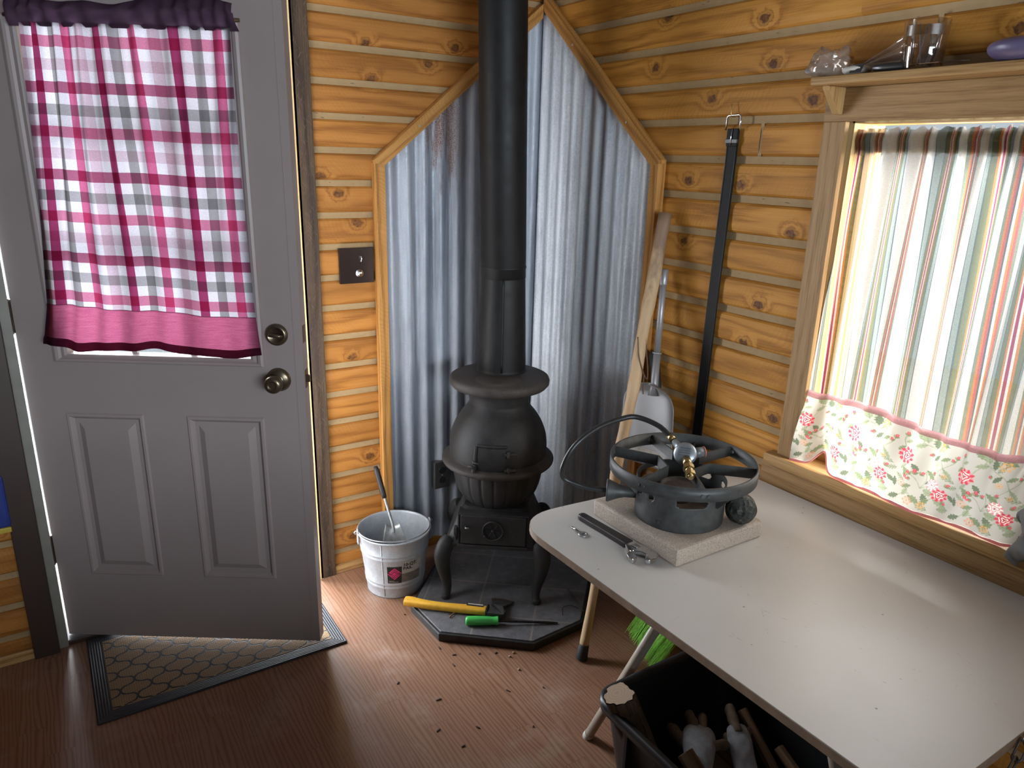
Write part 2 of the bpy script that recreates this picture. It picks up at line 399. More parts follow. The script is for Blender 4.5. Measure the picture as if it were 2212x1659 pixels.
m_burner = plain('burner_black', (.045,.046,.045), .5, 0., nscale=40, namt=.35, bump=.08)
m_burnhead = plain('burner_iron', (.085,.065,.060), .6, .2, nscale=80, namt=.4, bump=.3)
m_hose = plain('rubber_hose', (.020,.020,.020), .38, nscale=20)
m_zinc = plain('zinc_casting', (.33,.37,.41), .36, .75, nscale=60)
m_brass = plain('brass', (.46,.35,.17), .28, .95)
m_bolt = plain('bolt_zinc', (.55,.55,.53), .3, .9)
m_cap2 = plain('grey_cap', (.10,.105,.11), .4); m_rcap = plain('red_ring', (.38,.12,.09), .45)
g = G('rough_ball'); n = g.noise(g.ob, 38, 5, .7); v = g.voro(g.ob, 60.)
col = g.mix(g.mr(n, .35, .7), (.010,.012,.011), (.050,.051,.045)); col = g.mix(g.mr(g.noise(g.ob, 90, 3), .62, .7, 0., .6), col, (.22,.19,.14))
m_ball = g.out(g.bsdf(col, .5, 0., g.bump(g.ma('ADD', n, g.ma('MULTIPLY', v, 1.2)), .9, .008), .35))
g = G('stick_wood'); x, y, z = g.sep(g.ob)
n = g.noise(g.mp(g.ob, (60, 60, 6)), 1., 4, .7); bark = g.mr(g.ma('ADD', g.ma('MULTIPLY', g.noise(g.mp(g.ob, (25, 25, 7)), 1., 4, .65), .5), g.mr(z, .95, 1.38, 0., .38)), .45, .58)
col = g.mix(n, (.46,.29,.15), (.62,.44,.26)); col = g.mix(bark, col, g.mix(n, (.17,.10,.06), (.36,.23,.14)))
m_stick = g.out(g.bsdf(col, .6, 0., g.bump(n, .3, .002)))
m_rubber = plain('rubber_tip', (.022,.021,.021), .6, nscale=30)
m_alu = plain('aluminium', (.36,.35,.355), .42, .45, nscale=6, namt=.08)
m_leather = plain('belt_leather', (.006,.0055,.0055), .55, 0., .2, nscale=40, namt=.3, bump=.05)
m_leathb = plain('belt_fold', (.020,.018,.016), .35)
m_cord = plain('leather_cord', (.14,.085,.05), .7)
m_bin = plain('bin_plastic', (.016,.017,.019), .36, nscale=15, namt=.2)
m_bark = wood('bark', (.04,.025,.017), (.13,.085,.055), (.20,.14,.09), 60, 9, .7, rough=.9, bumpk=.9)
m_split = wood('split_wood', (.13,.07,.04), (.24,.145,.085), (.32,.21,.13), 90, 7, .6, rough=.8)
g = G('log_end'); d = g.vm('LENGTH', g.vm('SUBTRACT', g.ob, (-.742,-1.463,.385)))
r = g.ma('SINE', g.ma('ADD', g.ma('MULTIPLY', d, 900.), g.ma('MULTIPLY', g.noise(g.ob, 40, 3), 9.)))
m_logend = g.out(g.bsdf(g.mix(g.mr(r, -1., 1.), (.33,.23,.15), (.38,.275,.185)), .8))
m_glove = plain('glove_suede', (.20,.145,.10), .85, nscale=40, namt=.3, bump=.3)
m_glovew = plain('glove_fabric', (.40,.42,.45), .85, nscale=60, namt=.2, bump=.3)
m_broom = plain('broom_bristle_green', (.34,.78,.07), .45, nscale=60, namt=.35)
m_broomh = plain('broom_head_grey', (.22,.205,.185), .6)
m_purple = plain('purple_glaze', (.105,.085,.165), .4)
m_knife = plain('knife_handle', (.018,.017,.018), .3); m_blue = plain('blue_plastic', (.018,.035,.20), .4, nscale=30); m_yel2 = plain('yellow_strip', (.45,.34,.04), .5)
m_ink = plain('label_dark', (.035,.032,.03), .5)
m_twig = plain('twig', (.10,.075,.055), .8, nscale=60); m_chipd = plain('chip_dark', (.05,.032,.022), .8); m_chipl = plain('chip_light', (.40,.30,.19), .8)
m_out = plain('porch_boards', (.40,.37,.33), .8, nscale=6)
m_greyc = plain('grey_cloth', (.20,.19,.18), .85, nscale=20, namt=.3)
m_darkwall = plain('dark_wall', (.07,.055,.045), .7)
m_plainfloor = plain('plain_boards', (.20,.205,.215), .7, nscale=4, namt=.05)
# clear things
def clear(name, tint, gloss, fac, rough=.04):
    g = G(name); t = g.N('ShaderNodeBsdfTransparent'); t.inputs[0].default_value = (*tint, 1)
    gl = g.N('ShaderNodeBsdfGlossy'); gl.inputs[0].default_value = (*gloss, 1); gl.inputs[1].default_value = rough
    lw = g.N('ShaderNodeLayerWeight'); lw.inputs[0].default_value = .25
    fr = g.ma('ADD', g.ma('MULTIPLY', lw.outputs['Facing'], fac), .04, clamp=True)
    return g.out(g.mixs(fr, t.outputs[0], gl.outputs[0]))
m_pane = clear('window_glass', (.97,.98,.98), (1,1,1), .25)
m_tumbler = clear('drinking_glass', (.86,.84,.82), (.9,.88,.85), .75, .06)
def bagmat():
    g = G('thin_plastic_bag'); t = g.N('ShaderNodeBsdfTransparent'); t.inputs[0].default_value = (.80,.76,.72, 1)
    gl = g.N('ShaderNodeBsdfGlossy'); gl.inputs[0].default_value = (.9,.88,.86, 1); gl.inputs[1].default_value = .12
    df = g.N('ShaderNodeBsdfDiffuse'); df.inputs[0].default_value = (.52,.50,.47, 1)
    a = g.mixs(.22, t.outputs[0], df.outputs[0])
    lw = g.N('ShaderNodeLayerWeight'); lw.inputs[0].default_value = .45
    return g.out(g.mixs(g.ma('ADD', g.ma('MULTIPLY', lw.outputs['Facing'], .55), .06, clamp=True), a, gl.outputs[0]))
m_bag = bagmat()
m_tape = clear('clear_tape', (.72,.70,.66), (.8,.8,.8), .4, .25)
# cloth
def cloth(g, col, trans=.8, gain=1., sheer=0., weave=True, nuv=None):
    if weave:
        w = g.noise(g.mp(nuv if nuv is not None else g.ob, (900, 900, 900)), 1., 2, .6); w2 = g.noise(g.mp(g.ob, (120, 120, 900)), 1., 2, .6)
        col = g.mix(g.mr(w, .35, .7), g.mix(1., col, (.82,.82,.84), 'MULTIPLY'), g.mix(1., col, (1.28,1.27,1.30), 'MULTIPLY'))
        col = g.mix(g.ma('MULTIPLY', g.mr(w2, .35, .7), .16), col, g.mix(1., col, (.5,.48,.5), 'MULTIPLY'))
    t = g.N('ShaderNodeBsdfTranslucent'); d = g.N('ShaderNodeBsdfDiffuse')
    g.L(t.inputs[0], col); g.L(d.inputs[0], col)
    sh = g.mixs(trans, d.outputs[0], t.outputs[0])
    if sheer:
        tp = g.N('ShaderNodeBsdfTransparent'); sh = g.mixs(sheer, sh, tp.outputs[0])
    return g.out(sh)
g = G('gingham_cloth'); u, v, _ = g.sep(g.uv)
W_ = (.150,.142,.152); BU = (.066,.0095,.0265); RE = (.108,.026,.050); GY = (.064,.061,.063); FA = (.122,.094,.107)
st8 = [(0, BU), (.125, W_), (.25, GY), (.375, W_), (.5, RE), (.625, W_), (.75, FA), (.875, W_)]
cx = g.ramp(g.ma('FRACT', g.ma('ADD', g.ma('DIVIDE', g.ma('SUBTRACT', u, .425), .345), 4.0625)), st8, 'CONSTANT')
cy = g.ramp(g.ma('FRACT', g.ma('ADD', g.ma('DIVIDE', g.ma('SUBTRACT', 1.73, v), .226), 4.0625)), st8, 'CONSTANT')
m_ging = cloth(g, g.mix(1., cx, g.mix(.10, g.mix(1., cy, (6.3,6.6,6.3), 'MULTIPLY'), (1,1,1)), 'MULTIPLY'), .80)
g = G('burgundy_cloth'); m_burg = cloth(g, g.mix(g.noise(g.mp(g.ob, (30, 30, 500)), 1., 3), (.072,.010,.028), (.125,.036,.058)), .80)
g = G('dark_header_cloth'); m_head = cloth(g, g.mix(g.noise(g.ob, 25, 3), (.045,.022,.045), (.085,.05,.075)), .3, weave=False)
# striped curtain: u = cloth metres, period .11
g = G('striped_cloth'); u, v, _ = g.sep(g.uv)
CR = (.385,.383,.362); GG = (.15,.18,.17); DK = (.05,.07,.07); OL = (.088,.10,.055); OR = (.31,.12,.04); MG = (.19,.022,.06); PL = (.35,.348,.36); PK = (.27,.062,.062); SG = (.125,.142,.105)
seq = [(CR,.170),(PL,.03),(DK,.012),(GG,.055),(DK,.016),(OL,.055),(OR,.022),(CR,.020),(MG,.028),(CR,.020),(OR,.022),(OL,.055),(DK,.016),(GG,.055),(DK,.012),(PL,.03),(CR,.128),(SG,.036),(OR,.020),(PK,.024),(DK,.012),(CR,.022),(OR,.018),(PK,.024),(SG,.034)]
tot = sum(w for _, w in seq); p = 0; stops = []
for c_, w_ in seq: stops.append((p/tot, c_)); p += w_
stc = g.ramp(g.ma('FRACT', g.ma('ADD', g.ma('DIVIDE', u, .11), 40.)), stops, 'CONSTANT')
m_stripe = cloth(g, stc, .84, sheer=.30)
g = G('pink_trim_cloth'); m_pinkt = cloth(g, g.mix(g.noise(g.ob, 800, 2), (.58,.26,.29), (.76,.46,.48)), .8)
g = G('floral_cloth'); m_floral = cloth(g, g.attr('pattern'), .82, weave=False)
# door mat
g = G('door_mat'); x, y, z = g.sep(g.ob)
k_ = 2*PI/.086
a = g.ma('MULTIPLY', g.ma('ADD', x, y), k_*1.0); b = g.ma('MULTIPLY', g.ma('SUBTRACT', x, y), k_*1.0)
a2 = g.ma('ADD', a, g.ma('MULTIPLY', g.ma('SINE', g.ma('MULTIPLY', b, 1.)), .62)); b2 = g.ma('ADD', b, g.ma('MULTIPLY', g.ma('SINE', g.ma('MULTIPLY', a, 1.)), .62))
d1 = g.ma('ABSOLUTE', g.ma('SINE', g.ma('MULTIPLY', a2, .5))); d2 = g.ma('ABSOLUTE', g.ma('SINE', g.ma('MULTIPLY', b2, .5)))
ln = g.mr(g.ma('MINIMUM', d1, d2), .12, .21, 1., 0., True)
edge = g.ma('MAXIMUM', g.ma('MAXIMUM', g.mr(x, -1.748, -1.746, 1., 0.), g.mr(x, -1.086, -1.084, 0., 1.)), g.ma('MAXIMUM', g.mr(y, -.418, -.416, 1., 0.), g.mr(y, -.052, -.050, 0., 1.)))
ru = g.ma('MAXIMUM', ln, edge)
loop = g.ma('MULTIPLY', g.ma('ABSOLUTE', g.ma('SINE', g.ma('MULTIPLY', g.ma('ADD', y, g.ma('MULTIPLY', x, .12)), 520.))), g.ma('ADD', .6, g.ma('MULTIPLY', g.ma('ABSOLUTE', g.ma('SINE', g.ma('MULTIPLY', x, 480.))), .4)))
rib = g.ma('MAXIMUM', g.ma('ABSOLUTE', g.ma('SINE', g.ma('MULTIPLY', x, 400.))), 0.)
dd = g.ma('MINIMUM', g.ma('MINIMUM', g.ma('SUBTRACT', x, -1.79), g.ma('SUBTRACT', -1.045, x)), g.ma('MINIMUM', g.ma('SUBTRACT', y, -.458), g.ma('SUBTRACT', -.01, y)))
rib = g.ma('ABSOLUTE', g.ma('SINE', g.ma('MULTIPLY', dd, 420.)))
h = g.ma('ADD', g.ma('MULTIPLY', g.ma('SUBTRACT', 1., ru), g.ma('ADD', .55, g.ma('MULTIPLY', loop, .6))), g.ma('MULTIPLY', edge, g.ma('MULTIPLY', rib, .5)))
col = g.mix(g.mr(loop, .1, .9), (.13,.075,.04), (.44,.29,.165)); col = g.mix(ru, col, (.035,.035,.042))
m_mat = g.out(g.bsdf(col, g.mr(ru, 0., 1., .85, .55), 0., g.bump(h, .9, .005), .3))
# ------------------------------------------------------------------ room shell
ZC0, ST = 2.027, .108
PROF = [(0,0),(.0105,.0008),(.0125,.0055),(.018,.0105),(.030,.0125),(.078,.0125),(.090,.0105),(.0955,.0055),(.0975,.0008),(.108,0)]
def log_wall(mb, kind, u0, u1, z0, z1, seams=()):
    """horizontal log-siding courses between u0..u1, z0..z1; kind 'y' = wall in plane y=0, 'x' = wall in plane x=0"""
    i0 = math.floor((z0-(ZC0-19*ST))/ST); zb = ZC0-19*ST
    for i in range(i0, 40):
        a = zb + i*ST
        if a >= z1: break
        if a+ST <= z0: continue
        pts = []
        for k in range(len(PROF)-1):
            (h0, p0), (h1, p1) = PROF[k], PROF[k+1]
            lo, hi = max(a+h0, z0), min(a+h1, z1)
            if hi-lo < 1e-5: continue
            f = lambda z: p0+(p1-p0)*(z-a-h0)/(h1-h0)
            pts.append((lo, f(lo), hi, f(hi), k in (0, 8)))
        cuts = [u0] + sorted(s for (zz, s) in seams if a < zz < a+ST and min(u0,u1) < s < max(u0,u1)) + [u1]
        ru = random.uniform(0, 30); rv = random.uniform(0, 9)
        for c in range(len(cuts)-1):
            ua, ub = cuts[c] + (.004 if c else 0), cuts[c+1] - (.004 if c < len(cuts)-2 else 0)
            ru += 3.7
            for (lo, pl, hi, ph, ch) in pts:
                if ch and c: continue
                ua_, ub_ = ua, ub
                if ch: ua, ub = u0, u1
                if kind == 'y': vs = [(ua,-pl,lo),(ub,-pl,lo),(ub,-ph,hi),(ua,-ph,hi)]
                else: vs = [(-pl,ua,lo),(-pl,ub,lo),(-ph,ub,hi),(-ph,ua,hi)]
                mb.add(vs, [(0,1,2,3)], 1 if ch else 0, False, [[(ua+ru,lo+rv),(ub+ru,lo+rv),(ub+ru,hi+rv),(ua+ru,hi+rv)]])
                ua, ub = ua_, ub_
            if c < len(cuts)-2:
                um = cuts[c+1]; lo, hi = max(a+.0105, z0), min(a+.0975, z1)
                q = [(um-.006,-.0105,lo),(um+.006,-.0105,lo),(um+.006,-.0105,hi),(um-.006,-.0105,hi)]
                if kind == 'x': q = [(p[1],p[0],p[2]) for p in q]
                mb.add(q, [(0,1,2,3)], 1, False, [[(0,0)]*4])
CEIL = 2.42; XW = -3.5; YW = -5.6; TH = .13
w = MB(); log_wall(w, 'y', XW, -1.872, 0, CEIL, [(1.3,-2.4),(.9,-2.8)]); log_wall(w, 'y', -.985, 0, 0, CEIL); log_wall(w, 'y', -1.862, -.985, 2.07, CEIL)
w.box(XW, -1.862, .015, TH, 0, CEIL, mat=2); w.box(-.985, .15, .015, TH, 0, CEIL, mat=2); w.box(-1.862, -.985, .015, TH, 2.07, CEIL, mat=2)
struct(obj('wall_left', w, [m_logL, m_chink, m_plainfloor], fix=False))
WY0, WY1, WZ0, WZ1 = -1.349, -1.935, .78, 1.695
FX0, FX1, FZ0, FZ1 = -2.75, -.15, .95, 2.1
w = MB(); sR = [(1.652,-1.083),(1.90,-1.53),(1.1,-2.3)]
log_wall(w, 'x', WY0+.015, 0, 0, CEIL, sR); log_wall(w, 'x', WY1-.015, WY0+.015, 0, WZ0); log_wall(w, 'x', WY1-.015, WY0+.015, WZ1, CEIL, sR)
log_wall(w, 'x', YW, WY1-.015, 0, CEIL)
for (a, b, c, d) in ((WY0, .015, 0, CEIL), (WY1-.3, WY0, 0, WZ0), (WY1-.3, WY0, WZ1, CEIL), (YW, WY1-.3, 0, CEIL)):
    w.box(.015, TH, min(a, b), max(a, b), c, d, mat=2)
struct(obj('wall_right', w, [m_logR, m_chink, m_plainfloor], fix=False))
w = MB((0,1,0)); w.box(XW-.1, XW, YW, TH, 0, CEIL); struct(obj('wall_far_left', w, m_darkwall))
w = MB((1,0,0))
for (a, b, c, d) in ((XW-.1, FX0, 0, CEIL), (FX1, TH, 0, CEIL), (FX0, FX1, 0, FZ0), (FX0, FX1, FZ1, CEIL)): w.box(a, b, YW-.1, YW, c, d)
struct(obj('wall_back', w, m_plainfloor))
w = MB(); w.box(XW-.1, TH, YW-.1, TH, -.06, 0); struct(obj('floor', w, m_floor))
w = MB(); w.box(XW-.1, TH, YW-.1, TH, CEIL, CEIL+.08); struct(obj('ceiling', w, m_plainfloor))
w = MB(); w.box(-3.2, .3, TH, 1.6, -.12, -.04); struct(obj('porch_floor', w, m_out))
w = MB(); w.box(.16, 6, -9, 3, -.42, -.36); struct(obj('ground_outside', w, plain('dry_ground', (.55,.48,.38), .9, nscale=3)))
# added window out of the frame, an opening for the rear fill light
w = MB((0,0,1)); b = .05
for (y0, y1, z0, z1) in ((FX0, FX1, FZ0, FZ0+b), (FX0, FX1, FZ1-b, FZ1), (FX0, FX0+b, FZ0+b, FZ1-b), (FX1-b, FX1, FZ0+b, FZ1-b)): w.box(y0, y1, YW-.09, YW-.01, z0, z1)
t = sthing('added_fill_window', ((FX0+FX1)/2, YW, FZ0)); obj('fill_window_frame', w, m_oak, t)
w = MB(); w.box(FX0+b, FX1-b, YW-.064, YW-.06, FZ0+b, FZ1-b); obj('window_pane', w, m_pane, t)
# added unseen blocker behind the camera, keeps rear light off floor and table
w = MB((1,0,0)); w.box(-2.7, -.62, -2.90, -2.80, 0, .88); w.box(-.62, -.03, -2.90, -2.80, 0, 1.04); struct(obj('light_blocker_wall', w, m_plainfloor))
# baseboards
w = MB((1,0,0)); w.box(-.933, -.728, -.026, -.0125, 0, .036); struct(obj('baseboard_left', w, m_base, bevel=.003))
w = MB((1,0,0)); w.box(XW, -1.935, -.026, -.0125, 0, .036); struct(obj('baseboard_far_left', w, m_base, bevel=.003))
w = MB((0,1,0)); w.box(-.026, -.0125, YW, -.76, 0, .036); struct(obj('baseboard_right', w, m_base, bevel=.003))

# ------------------------------------------------------------------ door frame and door
w = MB((0,0,1)); w.box(-.994, -.934, -.033, -.0125, 0, 2.12)
struct(obj('trim_1', w, m_casing, bevel=.002))
w = MB((0,0,1)); w.box(-1.935, -1.866, -.033, -.0125, 0, 2.12); struct(obj('trim_2', w, m_casingd, bevel=.002))
w = MB((1,0,0)); w.box(-1.866, -.994, -.033, -.0125, 2.05, 2.12); struct(obj('trim_3', w, m_casingd, bevel=.002))
m_jambg = plain('grey_jamb', (.20,.19,.165), .6, nscale=10)
w = MB((0,0,1)); w.box(-1.004, -.985, -.033, TH, 0, 2.05); w.box(-1.841, -1.004, -.02, TH, 2.035, 2.05)
struct(obj('trim_4', w, m_jamb))
w = MB((0,0,1)); w.box(-1.866, -1.8405, -.008, TH, 0, 2.05); struct(obj('trim_11', w, m_jambg))
w = MB((1,0,0)); w.box(-1.85, -1.004, -.005, TH+.03, 0, .018); struct(obj('trim_5', w, m_casingd, bevel=.003))

HP = Vector((-1.835, .03, 0)); DU = Vector((.8379, -.5458, 0)).normalized(); DN = Vector((DU.y, -DU.x, 0))
DM = Matrix(((DU.x, DN.x, 0, HP.x), (DU.y, DN.y, 0, HP.y), (0, 0, 1, 0), (0, 0, 0, 1)))   # (u, w, z) -> world
D = lambda u, w, z: DM @ Vector((u, w, z))
door = sthing('door_1', (HP.x, HP.y, 0))
DW, DT, DB, DTOP = .842, .045, .022, 2.045
m_doorout = plain('door_outer_white', (.78,.77,.75), .5)
leaf = MB(); LZ0, LZ1, LU0, LU1 = .985, 1.90, .118, .716
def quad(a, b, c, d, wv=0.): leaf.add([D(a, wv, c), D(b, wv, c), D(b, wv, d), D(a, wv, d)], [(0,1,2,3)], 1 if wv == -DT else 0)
PZ0, PZ1 = .255, .812; pans = [(.109, .346), (.476, .713)]
quad(0, DW, DB, PZ0); quad(0, DW, PZ1, LZ0); quad(0, DW, LZ1, DTOP); quad(0, LU0, LZ0, LZ1); quad(LU1, DW, LZ0, LZ1)
quad(0, pans[0][0], PZ0, PZ1); quad(pans[0][1], pans[1][0], PZ0, PZ1); quad(pans[1][1], DW, PZ0, PZ1)
RG = [(0,0),(.004,.0045),(.011,.0045),(.016,-.001),(.021,-.0075),(.032,-.0075),(.052,.0035)]
for (a, b) in pans:
    for k in range(len(RG)-1):
        (i0, w0), (i1, w1) = RG[k], RG[k+1]
        o = [(a+i0,PZ0+i0),(b-i0,PZ0+i0),(b-i0,PZ1-i0),(a+i0,PZ1-i0)]; n = [(a+i1,PZ0+i1),(b-i1,PZ0+i1),(b-i1,PZ1-i1),(a+i1,PZ1-i1)]
        vs = [D(p[0], w0, p[1]) for p in o] + [D(p[0], w1, p[1]) for p in n]
        leaf.add(vs, [(q, (q+1)%4, 4+(q+1)%4, 4+q) for q in range(4)])
    i = RG[-1][0]; quad(a+i, b-i, PZ0+i, PZ1-i, RG[-1][1])
def dquad(mb, P): mb.add([D(*p) for p in P], [(0,1,2,3)])
# edges, back (with the light cut out) and reveal of the light
dquad(leaf, [(DW,0,DB),(DW,-DT,DB),(DW,-DT,DTOP),(DW,0,DTOP)]); dquad(leaf, [(0,0,DB),(0,-DT,DB),(0,-DT,DTOP),(0,0,DTOP)])
dquad(leaf, [(0,0,DB),(DW,0,DB),(DW,-DT,DB),(0,-DT,DB)]); dquad(leaf, [(0,0,DTOP),(DW,0,DTOP),(DW,-DT,DTOP),(0,-DT,DTOP)])
quad(0, DW, DB, LZ0, -DT); quad(0, DW, LZ1, DTOP, -DT); quad(0, LU0, LZ0, LZ1, -DT); quad(LU1, DW, LZ0, LZ1, -DT)
for P in ([(LU0,0,LZ0),(LU1,0,LZ0),(LU1,-DT,LZ0),(LU0,-DT,LZ0)], [(LU0,0,LZ1),(LU1,0,LZ1),(LU1,-DT,LZ1),(LU0,-DT,LZ1)], [(LU0,0,LZ0),(LU0,0,LZ1),(LU0,-DT,LZ1),(LU0,-DT,LZ0)], [(LU1,0,LZ0),(LU1,0,LZ1),(LU1,-DT,LZ1),(LU1,-DT,LZ0)]): dquad(leaf, P)
leaf.box(.818, .8195, 0, .0012, DB, DTOP, DM)
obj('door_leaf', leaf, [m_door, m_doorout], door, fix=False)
lf = MB(); FR = [(0,0),(.003,.010),(.010,.013),(.018,.011),(.024,.006),(.034,.008),(.042,.004),(.046,-.02)]
a, b, c, d = .104, .730, .972, 1.912
for k in range(len(FR)-1):
    (i0, w0), (i1, w1) = FR[k], FR[k+1]
    o = [(a+i0,c+i0*.6),(b-i0,c+i0*.6),(b-i0,d-i0*.6),(a+i0,d-i0*.6)]; n = [(a+i1,c+i1*.6),(b-i1,c+i1*.6),(b-i1,d-i1*.6),(a+i1,d-i1*.6)]
    lf.add([D(p[0], w0, p[1]) for p in o] + [D(p[0], w1, p[1]) for p in n], [(q, (q+1)%4, 4+(q+1)%4, 4+q) for q in range(4)])
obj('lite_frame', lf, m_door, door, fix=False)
w = MB()
for z in (1.308, 1.620): w.box(.15, .685, -.034, -.018, z-.010, z+.010, DM)
for u in (.333, .508): w.box(u-.008, u+.008, -.033, -.019, 1.0, 1.885, DM)
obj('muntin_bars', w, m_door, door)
w = MB(); w.box(.15, .685, -.028, -.024, 1.0, 1.885, DM); obj('glass_pane', w, m_pane, door)
RX = Matrix.Rotation(-PI/2, 4, 'X')    # lathe axis z -> +w
kb = MB(); K = DM @ Matrix.Translation((.766, 0, .934)) @ RX
kb.lathe(interp([(.0,.0),(.034,.0),(.034,.004),(.031,.010),(.022,.014),(.0145,.017),(.0125,.026),(.0135,.033),(.022,.040),(.0265,.050),(.0255,.060),(.020,.0655),(.013,.067),(.0115,.064),(.0001,.064)], 4), 40, K); obj('door_knob', kb, m_bronze, door)
kb = MB(); K = DM @ Matrix.Translation((.769, 0, 1.072)) @ RX
kb.lathe([(.0001,0),(.033,0),(.033,.004),(.031,.009),(.026,.0125),(.0225,.0125),(.0215,.0105),(.0001,.0105)], 40, K)
db = obj('deadbolt', kb, m_bronze, door)
kb = MB(); kb.tube([D(.769-.021, .015, 1.073), D(.769-.012, .019, 1.073), D(.769+.012, .019, 1.071), D(.769+.021, .015, 1.070)], [.004,.0062,.0062,.004], 10); obj('thumb_turn', kb, m_bronze, db)
for z, h in ((1.072, .026), (.934, .028)):
    kb = MB(); kb.box(DW-.0005, DW+.0012, -.034, -.011, z-h, z+h, DM); lp = obj('latch_plate', kb, m_hinge, door)
    if z < 1: kb = MB(); kb.box(DW, DW+.011, -.030, -.015, z-.010, z+.010, DM); obj('latch_bolt', kb, m_hinge, lp)
for z in (.340, 1.105, 1.86):
    kb = MB(); kb.tube([D(-.010, .006, z-.052), D(-.010, .006, z+.052)], .0095, 14)
    kb.box(-.026, -.006, -.0035, -.0005, z-.05, z+.05, DM); kb.box(-.008, -.001, -.040, .002, z-.05, z+.05, DM)
    obj('hinge', kb, m_hinge, door)
# ------------------------------------------------------------------ door curtain (gingham, pink hem, gathered dark header)
dc = thing('door_curtain', 'red and grey gingham curtain with burgundy hem hanging over the door glass', 'curtain', (D(.42, .02, 1.0)))
def dcw(s, t):   # pleat depth
    a = .0095*(1-.35*t)
    return .024 + a*math.sin(2*PI*(7.2*s + .9*math.sin(2.6*s+.5) + .25*t)) * (1.25-.75*s) + .004*math.sin(2*PI*(15*s+1.1*t)) * (1-t)
def dcu(s, t, z):
    l = .170 - .050*t; r = .712 + .006*t
    if z < 1.14: k = (1.14-z)/.12; l -= .026*k; r += .012*k
    return l + (r-l)*(s - .07*math.sin(PI*s)*(1-t)**1.2 + .006*math.sin(9*s+4*t))
ZT = 1.886
def body(s, t):
    zb = 1.148 - .026*s + .003*math.sin(14*s); z = ZT + (zb-ZT)*t
    return D(dcu(s, t, z), dcw(s, t), z)
mb = MB(); mb.grid(220, 60, body, uvf=lambda s, t: (s, ZT + (1.135-ZT)*t)); obj('curtain_body', mb, m_ging, dc, fix=False)
def hem(s, t):
    zt = 1.150 - .026*s + .003*math.sin(14*s); zb = 1.026 - .016*s + .007*math.sin(11*s+2.2) + .003*math.sin(27*s)
    z = zt + (zb-zt)*t
    return D(dcu(s, 1., z), dcw(s, 1.+.1*t) + .0025 + .006*t, z)
mb = MB(); mb.grid(160, 12, hem); hm = obj('curtain_hem', mb, m_burg, dc, fix=False)
def hem2(s, t):
    p0 = hem(s, .80); p1 = hem(s, 1.); return p0.lerp(p1, t) + DN*(.002+.002*math.sin(PI*t))
mb = MB(); mb.grid(160, 4, hem2); obj('hem_fold', mb, m_head if False else m_burg, hm, fix=False)
def edgeb(s0, s1):
    mb = MB(); mb.grid(6, 60, lambda a, t: body(s0+(s1-s0)*a, t) + DN*.0025); return mb
def head(s, t):
    zt = 1.938 + .012*s + .006*math.sin(9*s+1) + .004*math.sin(23*s); z = zt + (1.878-zt)*t
    u = .140 + .585*s + (.004*math.sin(30*s) if t < .4 else 0)
    if s > .9 and t > .3: u += .012*(s-.9)/.1*(t-.3)
    return D(u, .020 + .016*math.sin(PI*min(1, t*1.02))**.7 + .003*math.sin(2*PI*(13*s+.8*math.sin(7*s))) + .002*math.sin(40*s+9*t), z)
mb = MB(); mb.grid(200, 20, head); obj('curtain_header', mb, m_head, dc, fix=False)
mb = MB(); mb.tube([D(.125, .016, 1.905), D(.735, .016, 1.905)], .005, 10); obj('curtain_rod', mb, m_bronze, dc)
# ------------------------------------------------------------------ window 1: casing, sill, header shelf
wn = sthing('window_1', (0, WY0, WZ0))
w = MB((0,0,1))
for (y0, y1, z0, z1) in ((-1.372, WY0, .80, 1.655), (WY1, WY1+.04, .80, WZ1)): w.box(.035, .075, y0, y1, z0, z1)
w.grain = (0,1,0); w.box(.045, .075, WY1, WY0, 1.620, 1.666); w.box(.035, .075, WY1, WY0, .78, .825)
obj('window_sash', w, m_oak, wn)
w = MB(); w.box(.052, .056, WY1+.04, -1.372, .825, WZ1-.01); obj('window_pane', w, m_pane, wn)
w = MB((0,0,1)); w.box(.0, TH, WY0-.006, WY0+.02, WZ0, WZ1); w.box(.0, .03, WY1-.02, WY1+.006, WZ0, WZ1); w.box(0, TH, WY1, WY0, WZ1-.008, WZ1+.02); obj('window_jamb', w, m_jamb, wn)
w = MB((0,0,1)); w.box(-.030, -.0125, WY0, -1.287, .788, 1.69); struct(obj('trim_6', w, m_oak, bevel=.002))
w = MB((0,0,1)); w.box(-.030, -.0125, -2.0, WY1, .788, 1.69); struct(obj('trim_7', w, m_oak, bevel=.002))
w = MB((0,1,0)); w.box(-.030, -.0125, -2.02, -1.285, 1.69, 1.768); struct(obj('trim_8', w, m_oak, bevel=.002))
w = MB((0,1,0)); w.box(-.052, .04, -2.03, -1.258, .757, .788); struct(obj('trim_9', w, m_oakl, bevel=.004))
w = MB((0,1,0)); w.box(-.034, -.0125, -2.02, -1.243, .690, .757); struct(obj('trim_10', w, m_oak, bevel=.002))
sh = thing('wall_shelf', 'oak shelf with a bracket along the top of the window trim', 'shelf', (-.06, -1.65, 1.768))
w = MB((0,1,0)); w.box(-.122, -.0125, -2.03, -1.298, 1.768, 1.787); obj('shelf_board', w, m_oakl, sh, bevel=.006)
for y in (-1.318, -1.975):
    w = MB((0,0,1)); w.prism([(-.030,1.768),(-.098,1.768),(-.092,1.758),(-.045,1.706),(-.030,1.706)], 0, .019, Matrix(((1,0,0,0),(0,0,1,y-.019),(0,1,0,0),(0,0,0,1)))); obj('bracket', w, m_oakl, sh, bevel=.0015)
